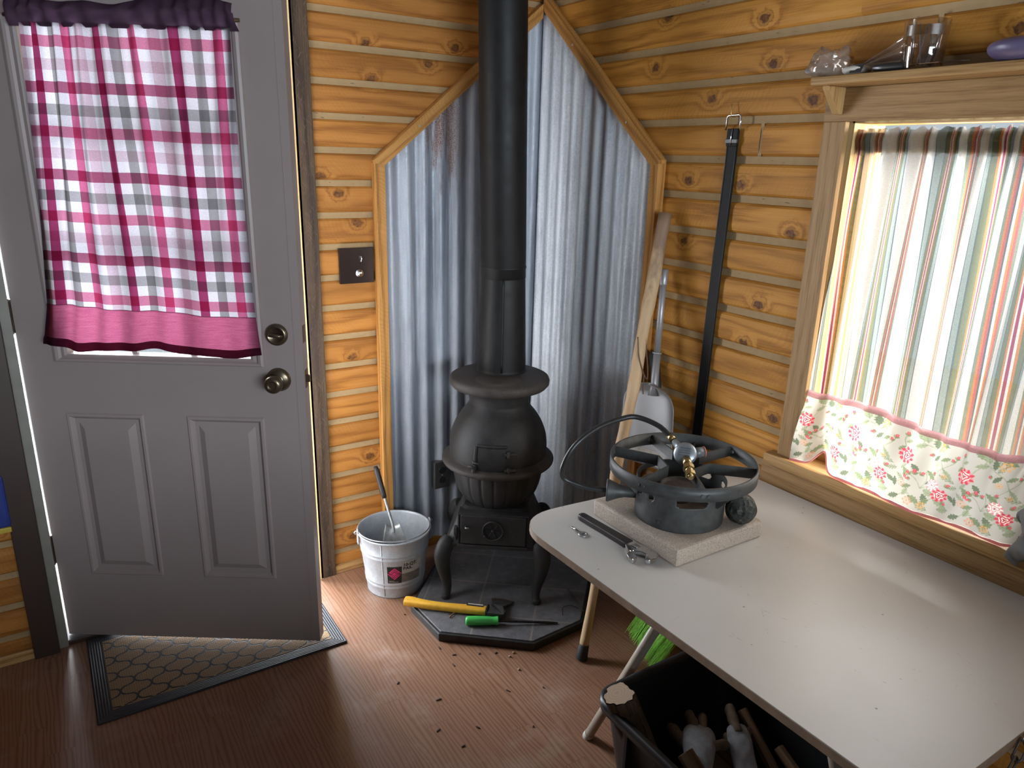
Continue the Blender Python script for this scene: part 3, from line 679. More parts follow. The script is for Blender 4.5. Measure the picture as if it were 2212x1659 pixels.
# ------------------------------------------------------------------ striped window curtain with floral hem
wc = thing('window_curtain', 'striped curtain with rose-patterned hem drawn across the window over the sill', 'curtain', (0, -1.64, .80))
YL, YR = -1.352, -1.945
def seam_z(s): return .996 + .010*math.sin(2*PI*(s*1.05-.02)) - .004*math.sin(2*PI*s*2.3) + (.035*sm01((s-.86)/.14))
def fold(s, t):
    A = .0085*(1-.45*t)
    return A*math.sin(2*PI*(9.3*s + .35*math.sin(5*s+2*t))) + .004*math.sin(2*PI*(20*s+.6)) * (1-t)**2 + .009*t*math.sin(2*PI*(2.1*s+.1))
def cy(s, t): return YL + (YR-YL)*s + (.006*math.sin(2*PI*9.3*s+1.2) ) * (1-.3*t) - .012*t*sm01(1-s*3)*0
def cb(s, t):
    zt = 1.672 + .0035*math.sin(2*PI*19*s) + .002*math.sin(2*PI*41*s); z = zt + (seam_z(s)-zt)*t
    x = .012 - .036*t + fold(s, t) - (.006*math.exp(-((z-1.648)/.016)**2))
    return Vector((x, cy(s, t) , z))
def stripe_u(s, t): return (YL - (YL + (YR-YL)*s)) * 1.0 + .028 + .004*math.sin(2*PI*9.3*s) - .016*t
mb = MB(); mb.grid(320, 70, cb, uvf=lambda s, t: (stripe_u(s, t), t)); obj('curtain_body', mb, m_stripe, wc, fix=False)
mb = MB(); mb.grid(200, 8, lambda s, t: cb(s, .0 + .085*t) + Vector((.006, 0, 0)), uvf=lambda s, t: (stripe_u(s, 0), t)); obj('header_lining', mb, m_stripe, wc, fix=False)
mb = MB(); mb.tube([(.031, YL+.003, 1.648), (.031, YR-.01, 1.648)], .0045, 10); obj('curtain_rod', mb, m_bronze, wc)
# floral hem: outline flares out over the sill
def hb(s):   # bottom edge (x, y, z)
    x = -.046 + .010*math.sin(2*PI*(1.2*s+.1)) - .006*sm01((s-.6)/.4); z = .7935 + .0025*math.sin(2*PI*3*s)
    y = YL + .010*(1-s) + (YR-YL)*s
    k = math.exp(-((s-.135)/.035)**2); z += .042*k; x += .022*k
    if s < .1: x -= .006*(1-s/.1)
    k2 = sm01((s-.90)/.1); z += .016*k2
    return Vector((x, y, z))
def hp(s, t):
    a = cb(s, 1.); b = hb(s); e = t**1.15
    p = a.lerp(b, t); p.x = a.x + (b.x-a.x)*e - .010*math.sin(PI*t)*(.6+.6*math.sin(2*PI*(2.4*s+.2))) + .003*math.sin(2*PI*(8*s+t))*t
    p.z += .0
    return p
NX, NY = 620, 230
mb = MB(); mb.grid(NX, NY, hp); fh = obj('floral_hem', mb, m_floral, wc, fix=False)
# paint the woven rose pattern per vertex (cloth metres: a along, b down from the seam)
me = fh.data; col = np.ones((NY+1, NX+1, 3)); col[:] = (.52, .515, .485)
A, B = np.meshgrid(np.linspace(0, .60, NX+1), np.linspace(0, .215, NY+1))
PER = .142
def put(mask, c, k=1.): 
    for i in range(3): col[..., i] = np.where(mask, col[..., i]*(1-k) + c[i]*k, col[..., i])
def local(a0, b0, ang, per=True):
    da = (A - a0 + PER/2) % PER - PER/2; db = B - b0
    c, s = math.cos(ang), math.sin(ang); return da*c + db*s, -da*s + db*c
GRN = [(.20,.26,.15), (.30,.36,.24), (.38,.43,.33), (.13,.17,.12)]; RED = (.62,.06,.10); PNK = (.78,.30,.34); DRD = (.40,.03,.07); ORG = (.80,.42,.14)
def leaf_(a0, b0, ang, L, W, ci):
    L *= 1.18; W *= 1.35
    x, y = local(a0, b0, ang); t = x/L; ok = (t > 0) & (t < 1)
    prof = W*np.sin(PI*np.clip(t, 0, 1))**.8*(1+.22*np.sin(t*26))
    L *= 1; m = ok & (np.abs(y) < prof); put(m, GRN[ci % 4], .9); put(ok & (np.abs(y) < .0005), GRN[3], .6); put(m & (np.sin((t*9 + np.abs(y)/W*2)*PI) > .75), GRN[(ci+1) % 4], .7)
def stem_(pts, wd=.00095, c=GRN[1]):
    P = spline([(p[0], p[1], 0) for p in pts], 10)
    for p in P:
        da = (A - p.x + PER/2) % PER - PER/2; put(da*da + (B-p.y)**2 < wd*wd*1.6, c, .85)
def rose(a0, b0, R, c1, c2):
    R *= 1.25
    x, y = local(a0, b0, .3); r = np.hypot(x, y); th = np.arctan2(y, x)
    edge = R*(.80 + .20*np.abs(np.cos(th*4.5+.4))**.6 + .05*np.cos(th*17))
    put(r < edge, c2, .9); put((r < edge) & (r > R*.62) & (np.cos(th*9) > -.2), c1, .9)
    put((r < R*.62) & (np.sin(r/R*19 + 2.2*np.sin(th*3)) > .1), c1, .85); put((r < R*.62) & (np.sin(r/R*19 + 2.2*np.sin(th*3)) < -.55), (.90,.70,.62), .9); put(r < R*.12, DRD, .9)
def bud(a0, b0, ang, L):
    L *= 1.15
    x, y = local(a0, b0, ang); m = ((x/L)**2 + (y/(L*.55))**2 < 1); put(m, RED, .9); put(m & (x < -L*.3), DRD, .8); put(m & (np.abs(y) < L*.1) & (x > 0), PNK, .8)
    leaf_(a0 - L*1.0*math.cos(ang), b0 - L*1.0*math.sin(ang), ang+.7, L*1.2, L*.25, 0); leaf_(a0 - L*1.0*math.cos(ang), b0 - L*1.0*math.sin(ang), ang-.7, L*1.2, L*.25, 1)
def daisy(a0, b0, R, c1):
    x, y = local(a0, b0, 0); r = np.hypot(x, y); th = np.arctan2(y, x); ed = R*(.55+.45*np.abs(np.cos(th*3)))
    put((r < ed) & (r > ed*.72), c1, .85); put((r < ed) & (np.cos(th*12) > .6), c1, .7); put(r < R*.16, (.45,.24,.08), .9)
for dy, da in ((0, 0),):
    stem_([(.030,.085),(.040,.060),(.052,.034),(.048,.012)]); stem_([(.052,.034),(.075,.040),(.100,.056),(.112,.080)]); stem_([(.112,.080),(.095,.105),(.100,.130),(.120,.150)])
    stem_([(.112,.080),(.128,.060),(.132,.045)]); stem_([(.070,.150),(.055,.128),(.040,.120)]); stem_([(.070,.150),(.078,.125),(.072,.105)]); stem_([(.070,.150),(.092,.132),(.1,.12)])
    stem_([(.010,.060),(.004,.045),(.006,.032)]); stem_([(.120,.150),(.100,.170),(.080,.190)]); stem_([(.02,.2),(.035,.18),(.052,.172)])
    for k, (a, b, g_, L, W) in enumerate([(.036,.008,.9,.020,.006),(.050,.006,1.2,.022,.007),(.066,.010,.7,.026,.008),(.074,.014,1.4,.022,.006),(.090,.016,.3,.022,.005),(.060,.036,2.6,.022,.004),(.086,.044,-.9,.016,.004),(.096,.052,2.3,.020,.004),(.104,.062,-.6,.018,.0035),
        (.112,.080,.9,.028,.0035),(.108,.098,.4,.030,.004),(.100,.118,2.5,.024,.004),(.072,.100,.5,.028,.0045),(.086,.112,1.0,.024,.004),(.030,.098,2.2,.018,.004),(.042,.094,.7,.018,.0045),(.024,.110,.8,.020,.005),(.078,.150,.2,.024,.007),(.084,.142,-.7,.020,.006),(.080,.160,1.0,.022,.006),
        (.052,.150,2.7,.020,.0045),(.046,.160,1.9,.020,.004),(.128,.128,-.4,.020,.004),(.134,.145,.6,.018,.004),(.010,.060,2.2,.016,.0035),(.008,.050,-.5,.016,.0035),(.012,.130,.5,.022,.004),(.010,.142,1.3,.020,.004),(.100,.170,2.4,.024,.005),(.108,.166,.4,.026,.006),(.070,.190,.3,.028,.006),(.030,.185,2.6,.022,.005),(.050,.178,.3,.026,.006),(.120,.190,-.3,.022,.006)]): leaf_(a, b, g_, L, W, k)
    rose(.022, .080, .0165, RED, PNK); rose(.098, .130, .0125, PNK, (.88,.62,.62)); rose(.118, .152, .0135, RED, PNK)
    for (a, b, g_, L) in ((.006,.030,-1.6,.0055),(.072,.058,2.9,.005),(.132,.044,-1.2,.0052),(.126,.054,-1.9,.0045),(.040,.118,-2.2,.0062),(.052,.112,-1.6,.0066),(.066,.112,-.9,.0055),(.042,.134,2.9,.005),(.034,.128,1.4,.006),(.128,.122,-.7,.0055),(.130,.170,.6,.005),(.095,.1,-1.3,.005)): bud(a, b, g_, L)
    daisy(.098, .028, .012, ORG); daisy(.030, .150, .010, (.78,.38,.25)); daisy(.094, .074, .007, ORG); daisy(.052, .192, .011, (.72,.30,.18)); daisy(.118, .100, .006, ORG); daisy(.086,.19,.010,ORG)
put(B > .209, (.72,.60,.55), .5)
m_ = col.min(axis=2, keepdims=True) < .5; col = np.where(m_, col*.62, col)
ca = me.color_attributes.new('pattern', 'FLOAT_COLOR', 'POINT')
flat = np.ones(((NX+1)*(NY+1), 4), dtype=np.float32); flat[:, :3] = col.reshape(-1, 3); ca.data.foreach_set('color', flat.ravel())
def band(s, t):
    p = hp(s, .004 + .085*t); return p + Vector((-.0022, 0, .004))
mb = MB(); mb.grid(260, 6, band); obj('trim_band', mb, m_pinkt, wc, fix=False)
def roll(s, t):
    b = hb(s); a = 2*PI*t*.8 + .5
    return b + Vector((-.0035*math.sin(a), 0, .0035 - .0035*math.cos(a) - .002))
mb = MB(); mb.grid(200, 8, roll); obj('rolled_edge', mb, m_glovew if False else m_pinkt, wc, fix=False)
# crumpled end of grey cloth hanging off the sill at the window's far side
mb = MB(); mb.grid(30, 30, lambda s, t: Vector((-.062 + .012*math.sin(9*s+5*t) + .008*math.cos(14*t), -1.925 - .075*s + .010*math.sin(8*t)*(1-s), .900 - .125*t + .012*math.sin(11*s+2*t))))
o = obj('grey_cloth', mb, m_greyc, fix=False); tag(o, 'crumpled grey cloth at the far end of the window sill', 'cloth'); so = o.modifiers.new('solid', 'SOLIDIFY'); so.thickness = .003
# ------------------------------------------------------------------ corrugated heat shields with pine frames
PIT, AMP = .0677, .0085
def sheet(kind, u0, u1, ztop, phase):
    n = int(abs(u1-u0)/PIT*14); 
    def fn(s, t):
        u = u0+(u1-u0)*s; z = .045 + (ztop(u)-.045)*t
        d = .0245 + AMP*math.cos(2*PI*(u-phase)/PIT)
        return Vector((u, -d, z)) if kind == 'y' else Vector((-d, u, z))
    mb = MB(); mb.grid(n, 1, fn); return mb
hl = thing('heat_shield', 'pine-framed corrugated metal sheet on the wall between door and corner, rusty at the top', 'heat shield', (-.38, -.02, 0))
hr = thing('heat_shield', 'pine-framed corrugated metal sheet on the wall beside the hanging belt', 'heat shield', (-.02, -.38, 0))
zl = lambda u: 1.567 + .83*(u+.728) - .02; zr = lambda u: 1.590 + .845*(u+.720) - .02
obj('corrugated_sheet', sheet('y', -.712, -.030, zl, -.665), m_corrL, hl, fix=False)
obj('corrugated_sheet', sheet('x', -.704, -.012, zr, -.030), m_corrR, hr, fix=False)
def frame(kind, e, zt, slope, parent, uend):
    wd = .038; vt = wd/math.cos(math.atan(slope)); y0, y1 = -.046, -.0125
    M = Matrix(((1,0,0,0),(0,0,1,0),(0,1,0,0),(0,0,0,1))) if kind == 'y' else Matrix(((0,0,1,0),(1,0,0,0),(0,1,0,0),(0,0,0,1)))
    w = MB((0,0,1)); w.prism([(e,0),(e+wd,0),(e+wd,zt+slope*wd-vt*.0-.003),(e,zt-.003)], y0, y1, M); obj('frame_board', w, m_pine, parent, bevel=.0015)
    g = (1,0,slope) if kind == 'y' else (0,1,slope)
    w = MB(g); a = e-.0015
    w.prism([(a,zt),(a,zt-.012),(e+wd,zt+slope*wd-vt),(uend,zt+slope*(uend-e)-vt),(uend,zt+slope*(uend-e))], y0-.0012, y1, M); fb = obj('frame_board', w, m_pine, parent, bevel=.0015)
    for k in (.25, .72):
        u = e + (uend-e)*k; z = zt + slope*(u-e) - vt*.5
        p = Vector((u, y0-.001, z)) if kind == 'y' else Vector((y0-.001, u, z)); q = Vector((0,-1,0)) if kind == 'y' else Vector((-1,0,0))
        w = MB(); w.tube([p, p+q*.0015], .0038, 12); obj('screw', w, m_bolt, fb)
frame('y', -.728, 1.567, .83, hl, -.046); frame('x', -.720, 1.590, .845, hr, -.048)
# nails in the sheets
# ------------------------------------------------------------------ outlet and wall plate
ot = thing('electrical_outlet', 'dark steel duplex outlet low on the corrugated sheet', 'outlet', (-.472, -.04, .273))
w = MB(); w.box(-.507, -.437, -.046, -.016, .273, .391); obj('cover_plate', w, m_steelplate, ot, bevel=.003)
for z in (.354, .310):
    w = MB(); w.tube([(-.472,-.046,z),(-.472,-.0485,z)], .0165, 20, sq=(.82,1)); so = obj('socket', w, m_blackpl, ot)
w = MB(); w.tube([(-.472,-.046,.332),(-.472,-.048,.332)], .003, 10); obj('screw', w, m_bolt, ot)
wp = thing('wall_plate', 'shiny dark square plate with a silver knob on the log wall by the door', 'wall plate', (-.797, -.015, 1.142))
w = MB(); w.box(-.862, -.734, -.024, -.0115, 1.142, 1.268); obj('plate', w, m_plate, wp, bevel=.0015)
w = MB(); K = Matrix.Translation((-.790, -.024, 1.178)) @ Matrix.Rotation(PI/2, 4, 'X'); w.lathe([(.0001,0),(.0145,0),(.0150,.002),(.0125,.005),(.009,.0055),(.008,.008),(.0085,.013),(.0055,.0145),(.0001,.0145)], 28, K); obj('knob', w, m_chrome, wp)
w = MB(); w.tube([(-.783,-.024,1.236),(-.784,-.031,1.238),(-.783,-.032,1.226),(-.784,-.027,1.216)], .0028, 8); obj('hook', w, m_chrome, wp)
# ------------------------------------------------------------------ hearth pad
hp_ = thing('hearth_pad', 'low grey slate-tiled hearth pad with black edge under the stove', 'hearth', (-.42, -.42, 0))
HX = [(-.786,-.405),(-.776,-.607),(-.526,-.817),(-.309,-.803),(-.045,-.530),(-.045,-.045),(-.440,-.045)]
w = MB(); w.prism(HX, 0, .030); obj('pad_edge', w, m_hedge, hp_, bevel=.003)
cx_, cy_ = -.42, -.42
w = MB(); w.prism([(cx_+(x-cx_)*.972, cy_+(y-cy_)*.972) for x, y in HX], .028, .0335); obj('tile_top', w, m_slate, hp_, bevel=.002)
HT = .0335
# ------------------------------------------------------------------ pot-bellied stove
SC = Vector((-.414, -.382, 0)); NF = Vector((-.594, -.805, 0)).normalized(); RT = Vector((-NF.y, NF.x, 0))*1.0   # front, right-hand (seen from the front)
SM = Matrix(((RT.x, NF.x, 0, SC.x), (RT.y, NF.y, 0, SC.y), (0, 0, 1, 0), (0, 0, 0, 1)))     # (right, front, z)
Sv = lambda a, b, z: SM @ Vector((a, b, z))
st = thing('wood_stove', 'black cast-iron pot-bellied stove on curved legs in the corner', 'stove', (SC.x, SC.y, HT))
PB = interp([(.168,.505),(.1765,.545),(.1785,.585),(.1735,.625),(.158,.667),(.138,.700),(.120,.722),(.1085,.742),(.1085,.755),(.113,.775),(.128,.800),(.133,.806)], 5)
w = MB(); w.lathe(PB, 64, SM); obj('belly', w, m_iron, st)
w = MB(); w.lathe([(.10,.800),(.150,.802),(.170,.806),(.1785,.816),(.1800,.828),(.1760,.838),(.168,.842),(.0001,.842)], 64, SM); tp = obj('top_plate', w, m_irontop, st)
L2 = SM @ Matrix.Translation((0, .062, 0))
w = MB(); w.lathe([(.086,.8405),(.0865,.8425),(.0845,.8425),(.0835,.8412),(.0825,.8432),(.0001,.8432)], 48, L2); ld = obj('lid', w, m_irontop, tp)
w = MB(); w.tube([Sv(-.004,.118,.843), Sv(.016,.118,.8445)], .006, 8); obj('lifter_slot', w, m_dark, ld)
w = MB(); w.lathe(interp([(.160,.517),(.188,.512),(.2035,.519),(.2055,.531),(.196,.538),(.178,.545),(.172,.556)], 4), 64, SM); obj('rim_flange', w, m_irontop, st)
rib = lambda a, z: 1 - .022*math.exp(-(((a*22/(2*PI)) % 1 - .5)/.10)**2)
w = MB(); w.lathe(interp([(.1665,.520),(.1660,.490),(.1600,.450),(.1500,.415),(.1330,.385),(.1120,.362),(.1000,.352)], 5), 264, SM, rf=rib); w.lathe([(.100,.352),(.104,.349),(.098,.346),(.05,.346)], 64, SM); obj('fire_pot', w, m_iron, st)
# base: flared box with a projecting ash drawer front
def ring_(hw, fr, bk, z, r=.02):
    return [(-hw,-bk),(hw,-bk),(hw,fr),(-hw,fr)]
w = MB()
secs = [(.112,.112,.112,.372),(.122,.124,.120,.366),(.134,.132,.135,.335),(.150,.142,.150,.290),(.168,.152,.166,.252),(.176,.158,.172,.243),(.176,.158,.172,.228)]
vs = []; 
for (hw, fr, bk, z) in secs:
    c_ = .018
    for (a, b) in ((-hw+c_,-bk),(hw-c_,-bk),(hw,-bk+c_),(hw,fr-c_),(hw-c_,fr),(-hw+c_,fr),(-hw,fr-c_),(-hw,-bk+c_)): vs.append(Sv(a, b, z))
fs = []
for i in range(len(secs)-1):
    for k in range(8): fs.append((i*8+k, i*8+(k+1)%8, (i+1)*8+(k+1)%8, (i+1)*8+k))
fs += [tuple(range(8)), tuple(len(secs)*8-8+k for k in range(8))]
w.add(vs, fs); 
w.box(-.128, .128, .10, .168, .232, .246, SM)
w.box(-.128, -.120, .10, .160, .246, .362, SM); w.box(.120, .128, .10, .160, .246, .362, SM); w.box(-.128, .128, .10, .160, .358, .366, SM)
obj('base', w, m_iron, st, bevel=.003)
w = MB(); w.box(-.1165, .1195, .12, .168, .250, .362, SM); ad = obj('ash_door', w, m_iron, st, bevel=.003)
WC = SM @ Matrix.Translation((.001, .168, .308)) @ Matrix.Rotation(-PI/2, 4, 'X')
w = MB(); w.lathe([(.0385,0),(.0385,.006),(.0360,.008),(.0335,.006),(.0335,.001)], 40, WC)
for k in range(6):
    a = k*PI/3+.12
    w.tube([WC @ Vector((.006*math.cos(a), .006*math.sin(a), .003)), WC @ Vector((.034*math.cos(a), .034*math.sin(a), .003))], .0016, 6)
for k in (0, 1, 3, 4):
    a = k*PI/3+.12; n_ = 6
    vv = [WC @ Vector((.008*math.cos(a+.2), .008*math.sin(a+.2), .0016))] 
w.lathe([(.0001,.006),(.005,.006),(.006,.004),(.006,0)], 16, WC); dw = obj('draft_wheel', w, m_iron, ad)
for k in (0, 2, 4):
    a0 = k*PI/3+.20; a1 = a0+PI/3-.16; pv = [(r*math.cos(a), r*math.sin(a)) for r, a in [(.010,a0),(.010,a1)]+[(.0318, a1+(a0-a1)*q/6) for q in range(7)]]
    w = MB(); w.prism(pv, .0005, .0014, WC); obj('draft_opening', w, m_dark, dw)
w = MB(); w.ball(Sv(-.027, .176, .288), .0045, 12, 8); obj('draft_knob', w, m_iron, dw)
w = MB(); w.tube([Sv(-.096,.168,.318), Sv(-.096,.178,.318), Sv(-.082,.180,.319)], .004, 8); obj('latch', w, m_steelplate, ad)
w = MB(); w.box(-.140, -.128, .145, .175, .285, .312, SM); w.box(-.137, -.131, .150, .172, .262, .300, SM); obj('hinge', w, m_iron, ad, bevel=.002)
# legs: cabriole
for sx, fy in ((-1, 1), (1, 1), (-1, -1), (1, -1)):
    yb = .150 if fy > 0 else .160; e = 1 if fy > 0 else -1
    pts = [(sx*.158, e*yb*.90, .250), (sx*.172, e*yb*1.0, .232), (sx*.182, e*(yb+.012), .200), (sx*.180, e*(yb+.016), .160), (sx*.171, e*(yb+.016), .115), (sx*.164, e*(yb+.018), .078), (sx*.164, e*(yb+.026), .052), (sx*.167, e*(yb+.036), .0415)]
    P = spline([Sv(*p) for p in pts], 5); n = len(P)
    rr = [(.026,.0),(.033,.12),(.034,.28),(.027,.45),(.0205,.62),(.0165,.78),(.0160,.88),(.0150,.95),(.008,1.0)]
    def rad(t):
        for (r0, t0), (r1, t1) in zip(rr, rr[1:]):
            if t <= t1: return r0+(r1-r0)*(t-t0)/(t1-t0)
        return rr[-1][0]
    w = MB(); w.tube(P, [rad(i/(n-1)) for i in range(n)], 16, sq=(1, .82))
    foot = Sv(sx*.167, e*(yb+.036), HT); w.lathe(interp([(.0001,0),(.014,0),(.0165,.008),(.013,.017),(.0001,.022)], 3), 18, Matrix.Translation(foot))
    obj('leg', w, m_iron, st)
# fire door on the belly
def rb(z):
    for (r0, z0), (r1, z1) in zip(PB, PB[1:]):
        if z0 <= z <= z1: return r0+(r1-r0)*(z-z0)/(z1-z0)
    return PB[0][0]
def bel(a, z, d=0.):   # a = angle from the front direction, positive to the right
    r = rb(z)+d; return Sv(r*math.sin(a), r*math.cos(a), z)
A0, A1, Z0, Z1 = -.335, .245, .522, .630
w = MB(); w.grid(24, 12, lambda s, t: bel(A0+(A1-A0)*s, Z0+(Z1-Z0)*t, .005)); 
fd = obj('fire_door', w, m_iron, st, fix=False); so = fd.modifiers.new('solid', 'SOLIDIFY'); so.thickness = .006; so.offset = 0
def path(aa, zz, n=10, d=.009): return [bel(aa[0]+(aa[1]-aa[0])*k/n, zz[0]+(zz[1]-zz[0])*k/n, d) for k in range(n+1)]
w = MB(); w.tube(path((A0-.02,A0-.02),(Z0-.004,Z1+.004)), .0052, 8); w.tube(path((A0-.02,A1+.02),(Z1+.004,Z1+.004),18), .0045, 8); obj('door_frame', w, m_iron, fd)
w = MB()
w.tube(path((A0-.03,A0-.03),(.566,.580),2,.013), .006, 8); w.tube([bel(A0-.05,.574,.014), bel(A0+.07,.572,.018)], .004, 8)
obj('door_latch', w, m_iron, fd)
w = MB(); w.tube([bel(A0-.03,.520,.020), bel(A0-.03,.552,.020)], .0055, 10); w.tube([bel(A0-.16,.552,.012), bel(A0-.02,.556,.016)], .0035, 8); obj('door_handle', w, m_iron, fd)
for z in (.608, .548):
    w = MB(); w.tube(path((A1-.04,A1+.18),(z,z),6,.010), .0055, 8); w.tube(path((A1+.03,A1+.03),(z-.012,z+.012),3,.012), .006, 8); obj('hinge', w, m_irontop, fd)
# ------------------------------------------------------------------ stove pipe
PC = Vector((-.372, -.326, 0)); TL = Vector((-.0165, .0100, .85))
sp = thing('stove_pipe', 'tall black stove pipe rising from the stove top to the ceiling', 'stove pipe', (PC.x, PC.y, .842))
def pm(z): return PC + Vector((TL.x, TL.y, 0))*max(0, (z-1.19)/.85) + Vector((0,0,z))
w = MB(); w.lathe(interp([(.094,.8425),(.0895,.850),(.0885,.870),(.0845,1.00),(.0800,1.13),(.0785,1.190)], 4), 56, Matrix.Translation(PC)); ad2 = obj('adapter_cone', w, m_pipe, sp)
cd = Vector((-.53,-.848,0)); cr = Vector((.848,-.53,0))
w = MB(); w.tube([PC + (cd*math.cos(-.02)+cr*math.sin(.02))*(.0895-.0108*k/10) + Vector((0,0,.852+.335*k/10)) for k in range(11)], .0032, 8, sq=(1.3,.5)); obj('seam', w, m_pipe, ad2)
w = MB(); zz = [1.180,1.182,1.215,1.2165,1.219,1.222,1.2235,1.70]; rr_ = [.0775,.0800,.0800,.0812,.0818,.0812,.0800,.0800]
vs = []; NPI = 56
zz += [CEIL+.02]; rr_ += [.0800]
for z, r in zip(zz, rr_):
    c0 = pm(z)
    for k in range(NPI): a = 2*PI*k/NPI; vs.append(c0 + Vector((r*math.cos(a), r*math.sin(a), 0)))
w.add(vs, [(i*NPI+k, i*NPI+(k+1)%NPI, (i+1)*NPI+(k+1)%NPI, (i+1)*NPI+k) for i in range(len(zz)-1) for k in range(NPI)], 0, True)
obj('upper_pipe', w, m_pipe, sp)
# ------------------------------------------------------------------ pail with shovel
BC = Vector((-.757, -.203, 0)); BM = Matrix.Translation(BC)
pl = thing('bucket', 'galvanised 10-quart pail with a paper label on the floor beside the hearth', 'bucket', BC)
def br_(z): return .105 + .029*z/.240
bp = [(.0001,.010),(.098,.010),(.103,.002),(.106,.0),(.1065,.006),(br_(.012),.012)]
for z in (.046, .062, .168, .184): bp += [(br_(z-.006), z-.006), (br_(z)+.0022, z-.002), (br_(z)+.0022, z+.002), (br_(z+.006), z+.006)]
bp += [(br_(.236),.236),(.1372,.238),(.1392,.2415),(.1372,.2452),(.1335,.244),(br_(.236)-.0015,.236),(br_(.150)-.0015,.150),(br_(.06)-.002,.06),(.1025,.013),(.0001,.0125)]
w = MB(); w.lathe(bp, 72, BM); obj('pail_body', w, m_pail, pl)
w = MB(); w.tube([BC + Vector((br_(z)*math.cos(-2.36), br_(z)*math.sin(-2.36), z)) for z in (.01,.1,.235)], .0022, 6); obj('side_seam', w, m_pail, pl)
ED = Vector((-.985, .172, 0)).normalized(); EP = Vector((-ED.y, ED.x, 0)); EP = EP if EP.y < 0 else -EP
for sgn in (1, -1):
    c0 = BC + ED*sgn*.137
    w = MB(); T = Matrix((( *EP, 0), (0,0,1,0), (*(ED*sgn), 0), (0,0,0,1))).transposed(); T.translation = c0
    w.prism([(-.010,.200),(.010,.200),(.012,.235)] + [(.011*math.cos(a), .248+.011*math.sin(a)) for a in np.linspace(0, PI, 9)] + [(-.012,.235)], -.0005, .0025, T); obj('bail_ear', w, m_pail, pl)
bl = []
for k in range(25):
    a = PI*k/24; q = ED*math.cos(a)*.1345 + EP*math.sin(a)*.126
    bl.append(BC + q + Vector((0,0,.2485 - .000*math.sin(a))))
hk = lambda s: [BC + ED*s*.146 + Vector((0,0,.238)), BC + ED*s*.150 + Vector((0,0,.246)), BC + ED*s*.146 + Vector((0,0,.251))]
w = MB(); w.tube(hk(1) + bl + hk(-1)[::-1], .0024, 8); obj('bail_handle', w, m_wire, pl)
CA = math.atan2(-2.5195+.203, -1.7445+.757)      # azimuth that faces the room
def onpail(a, z, d=.0009): r = br_(z)+d; return BC + Vector((r*math.cos(CA+a), r*math.sin(CA+a), z))
def patch(a0, a1, z0, z1, d, n=14):
    mb = MB(); mb.grid(n, 4, lambda s, t: onpail(a0+(a1-a0)*s, z0+(z1-z0)*t, d)); return mb
lb = obj('label', patch(.205, .86, .112, .159, .0010), m_labelw, pl, fix=False)
obj('label_strip', patch(.205, .86, .072, .1105, .0008), m_labelg, lb, fix=False)
obj('brand_panel', patch(-.245, .200, .071, .144, .0010), m_black, lb, fix=False)
def dia(cu, cv, R, r2=0.):    # ring-shaped diamond in label metres
    o = [(R,0),(0,R),(-R,0),(0,-R)]
    return o
def flatpatch(polys, d, mat, name, parent, ac=-.022, zc=.1105):
    mb = MB(); 
    for P in polys: mb.add([onpail(ac + x/.117, zc + y, d) for x, y in P], [tuple(range(len(P)))])
    return obj(name, mb, mat, parent, fix=False)
def dstrip(R0, R1, q):        # one edge band of a diamond between radii R0<R1, quadrant q
    c = [(1,0),(0,1),(-1,0),(0,-1)]; a, b = c[q], c[(q+1)%4]
    N_ = 6; f = lambda R, t: (R*(a[0]+(b[0]-a[0])*t), R*(a[1]+(b[1]-a[1])*t))
    return [[f(R0,k/N_), f(R1,k/N_), f(R1,(k+1)/N_), f(R0,(k+1)/N_)] for k in range(N_)]
em = []
for q in range(4): em += dstrip(.0205, .0262, q)[: 5 if q % 2 else 6]
for q in range(4): em += dstrip(.0125, .0178, q)[(0 if q % 2 else 1):]
for q in range(4): em += dstrip(.0005, .0095, q)
flatpatch(em, .0016, m_pink, 'emblem', lb, zc=.1135)
def text_on(txt, size, fn, mat, name, parent, align='LEFT', bold=.0):
    cu = bpy.data.curves.new('tmp_text', 'FONT'); cu.body = txt; cu.size = size; cu.align_x = align; cu.offset = bold; cu.space_line = .85
    ob = bpy.data.objects.new('tmp_text', cu); C.objects.link(ob); bpy.context.view_layer.update()
    me = bpy.data.meshes.new_from_object(ob.evaluated_get(bpy.context.evaluated_depsgraph_get()))
    bpy.data.objects.remove(ob); bpy.data.curves.remove(cu)
    for v in me.vertices: v.co = fn(v.co.x, v.co.y)
    me.name = name; me.materials.clear(); me.materials.append(mat)
    o = bpy.data.objects.new(name, me); C.objects.link(o); o.parent = parent
    if parent.type == 'EMPTY': o.matrix_parent_inverse = Matrix.Translation(-parent.location)
    return o
text_on('10-QT.\nPAIL', .0195, lambda x, y: onpail(.235 + x*.92/.117, .1425 + y*.95, .0018), m_black, 'lettering', lb, bold=.0007)
text_on('TRIPLE\nPROTECTED', .0062, lambda x, y: onpail(-.215 + x/.117, .0830 + y, .0018), m_white, 'small_lettering', lb) if False else None
flatpatch([[(-.022+.0035*k, -.0300), (-.0198+.0035*k, -.0300), (-.0198+.0035*k, -.0280), (-.022+.0035*k, -.0280)] for k in range(6)] + [[(-.022+.0030*k, -.0345), (-.0202+.0030*k, -.0345), (-.0202+.0030*k, -.0325), (-.022+.0030*k, -.0325)] for k in range(12)], .0016, m_labelw, 'fine_print', lb)
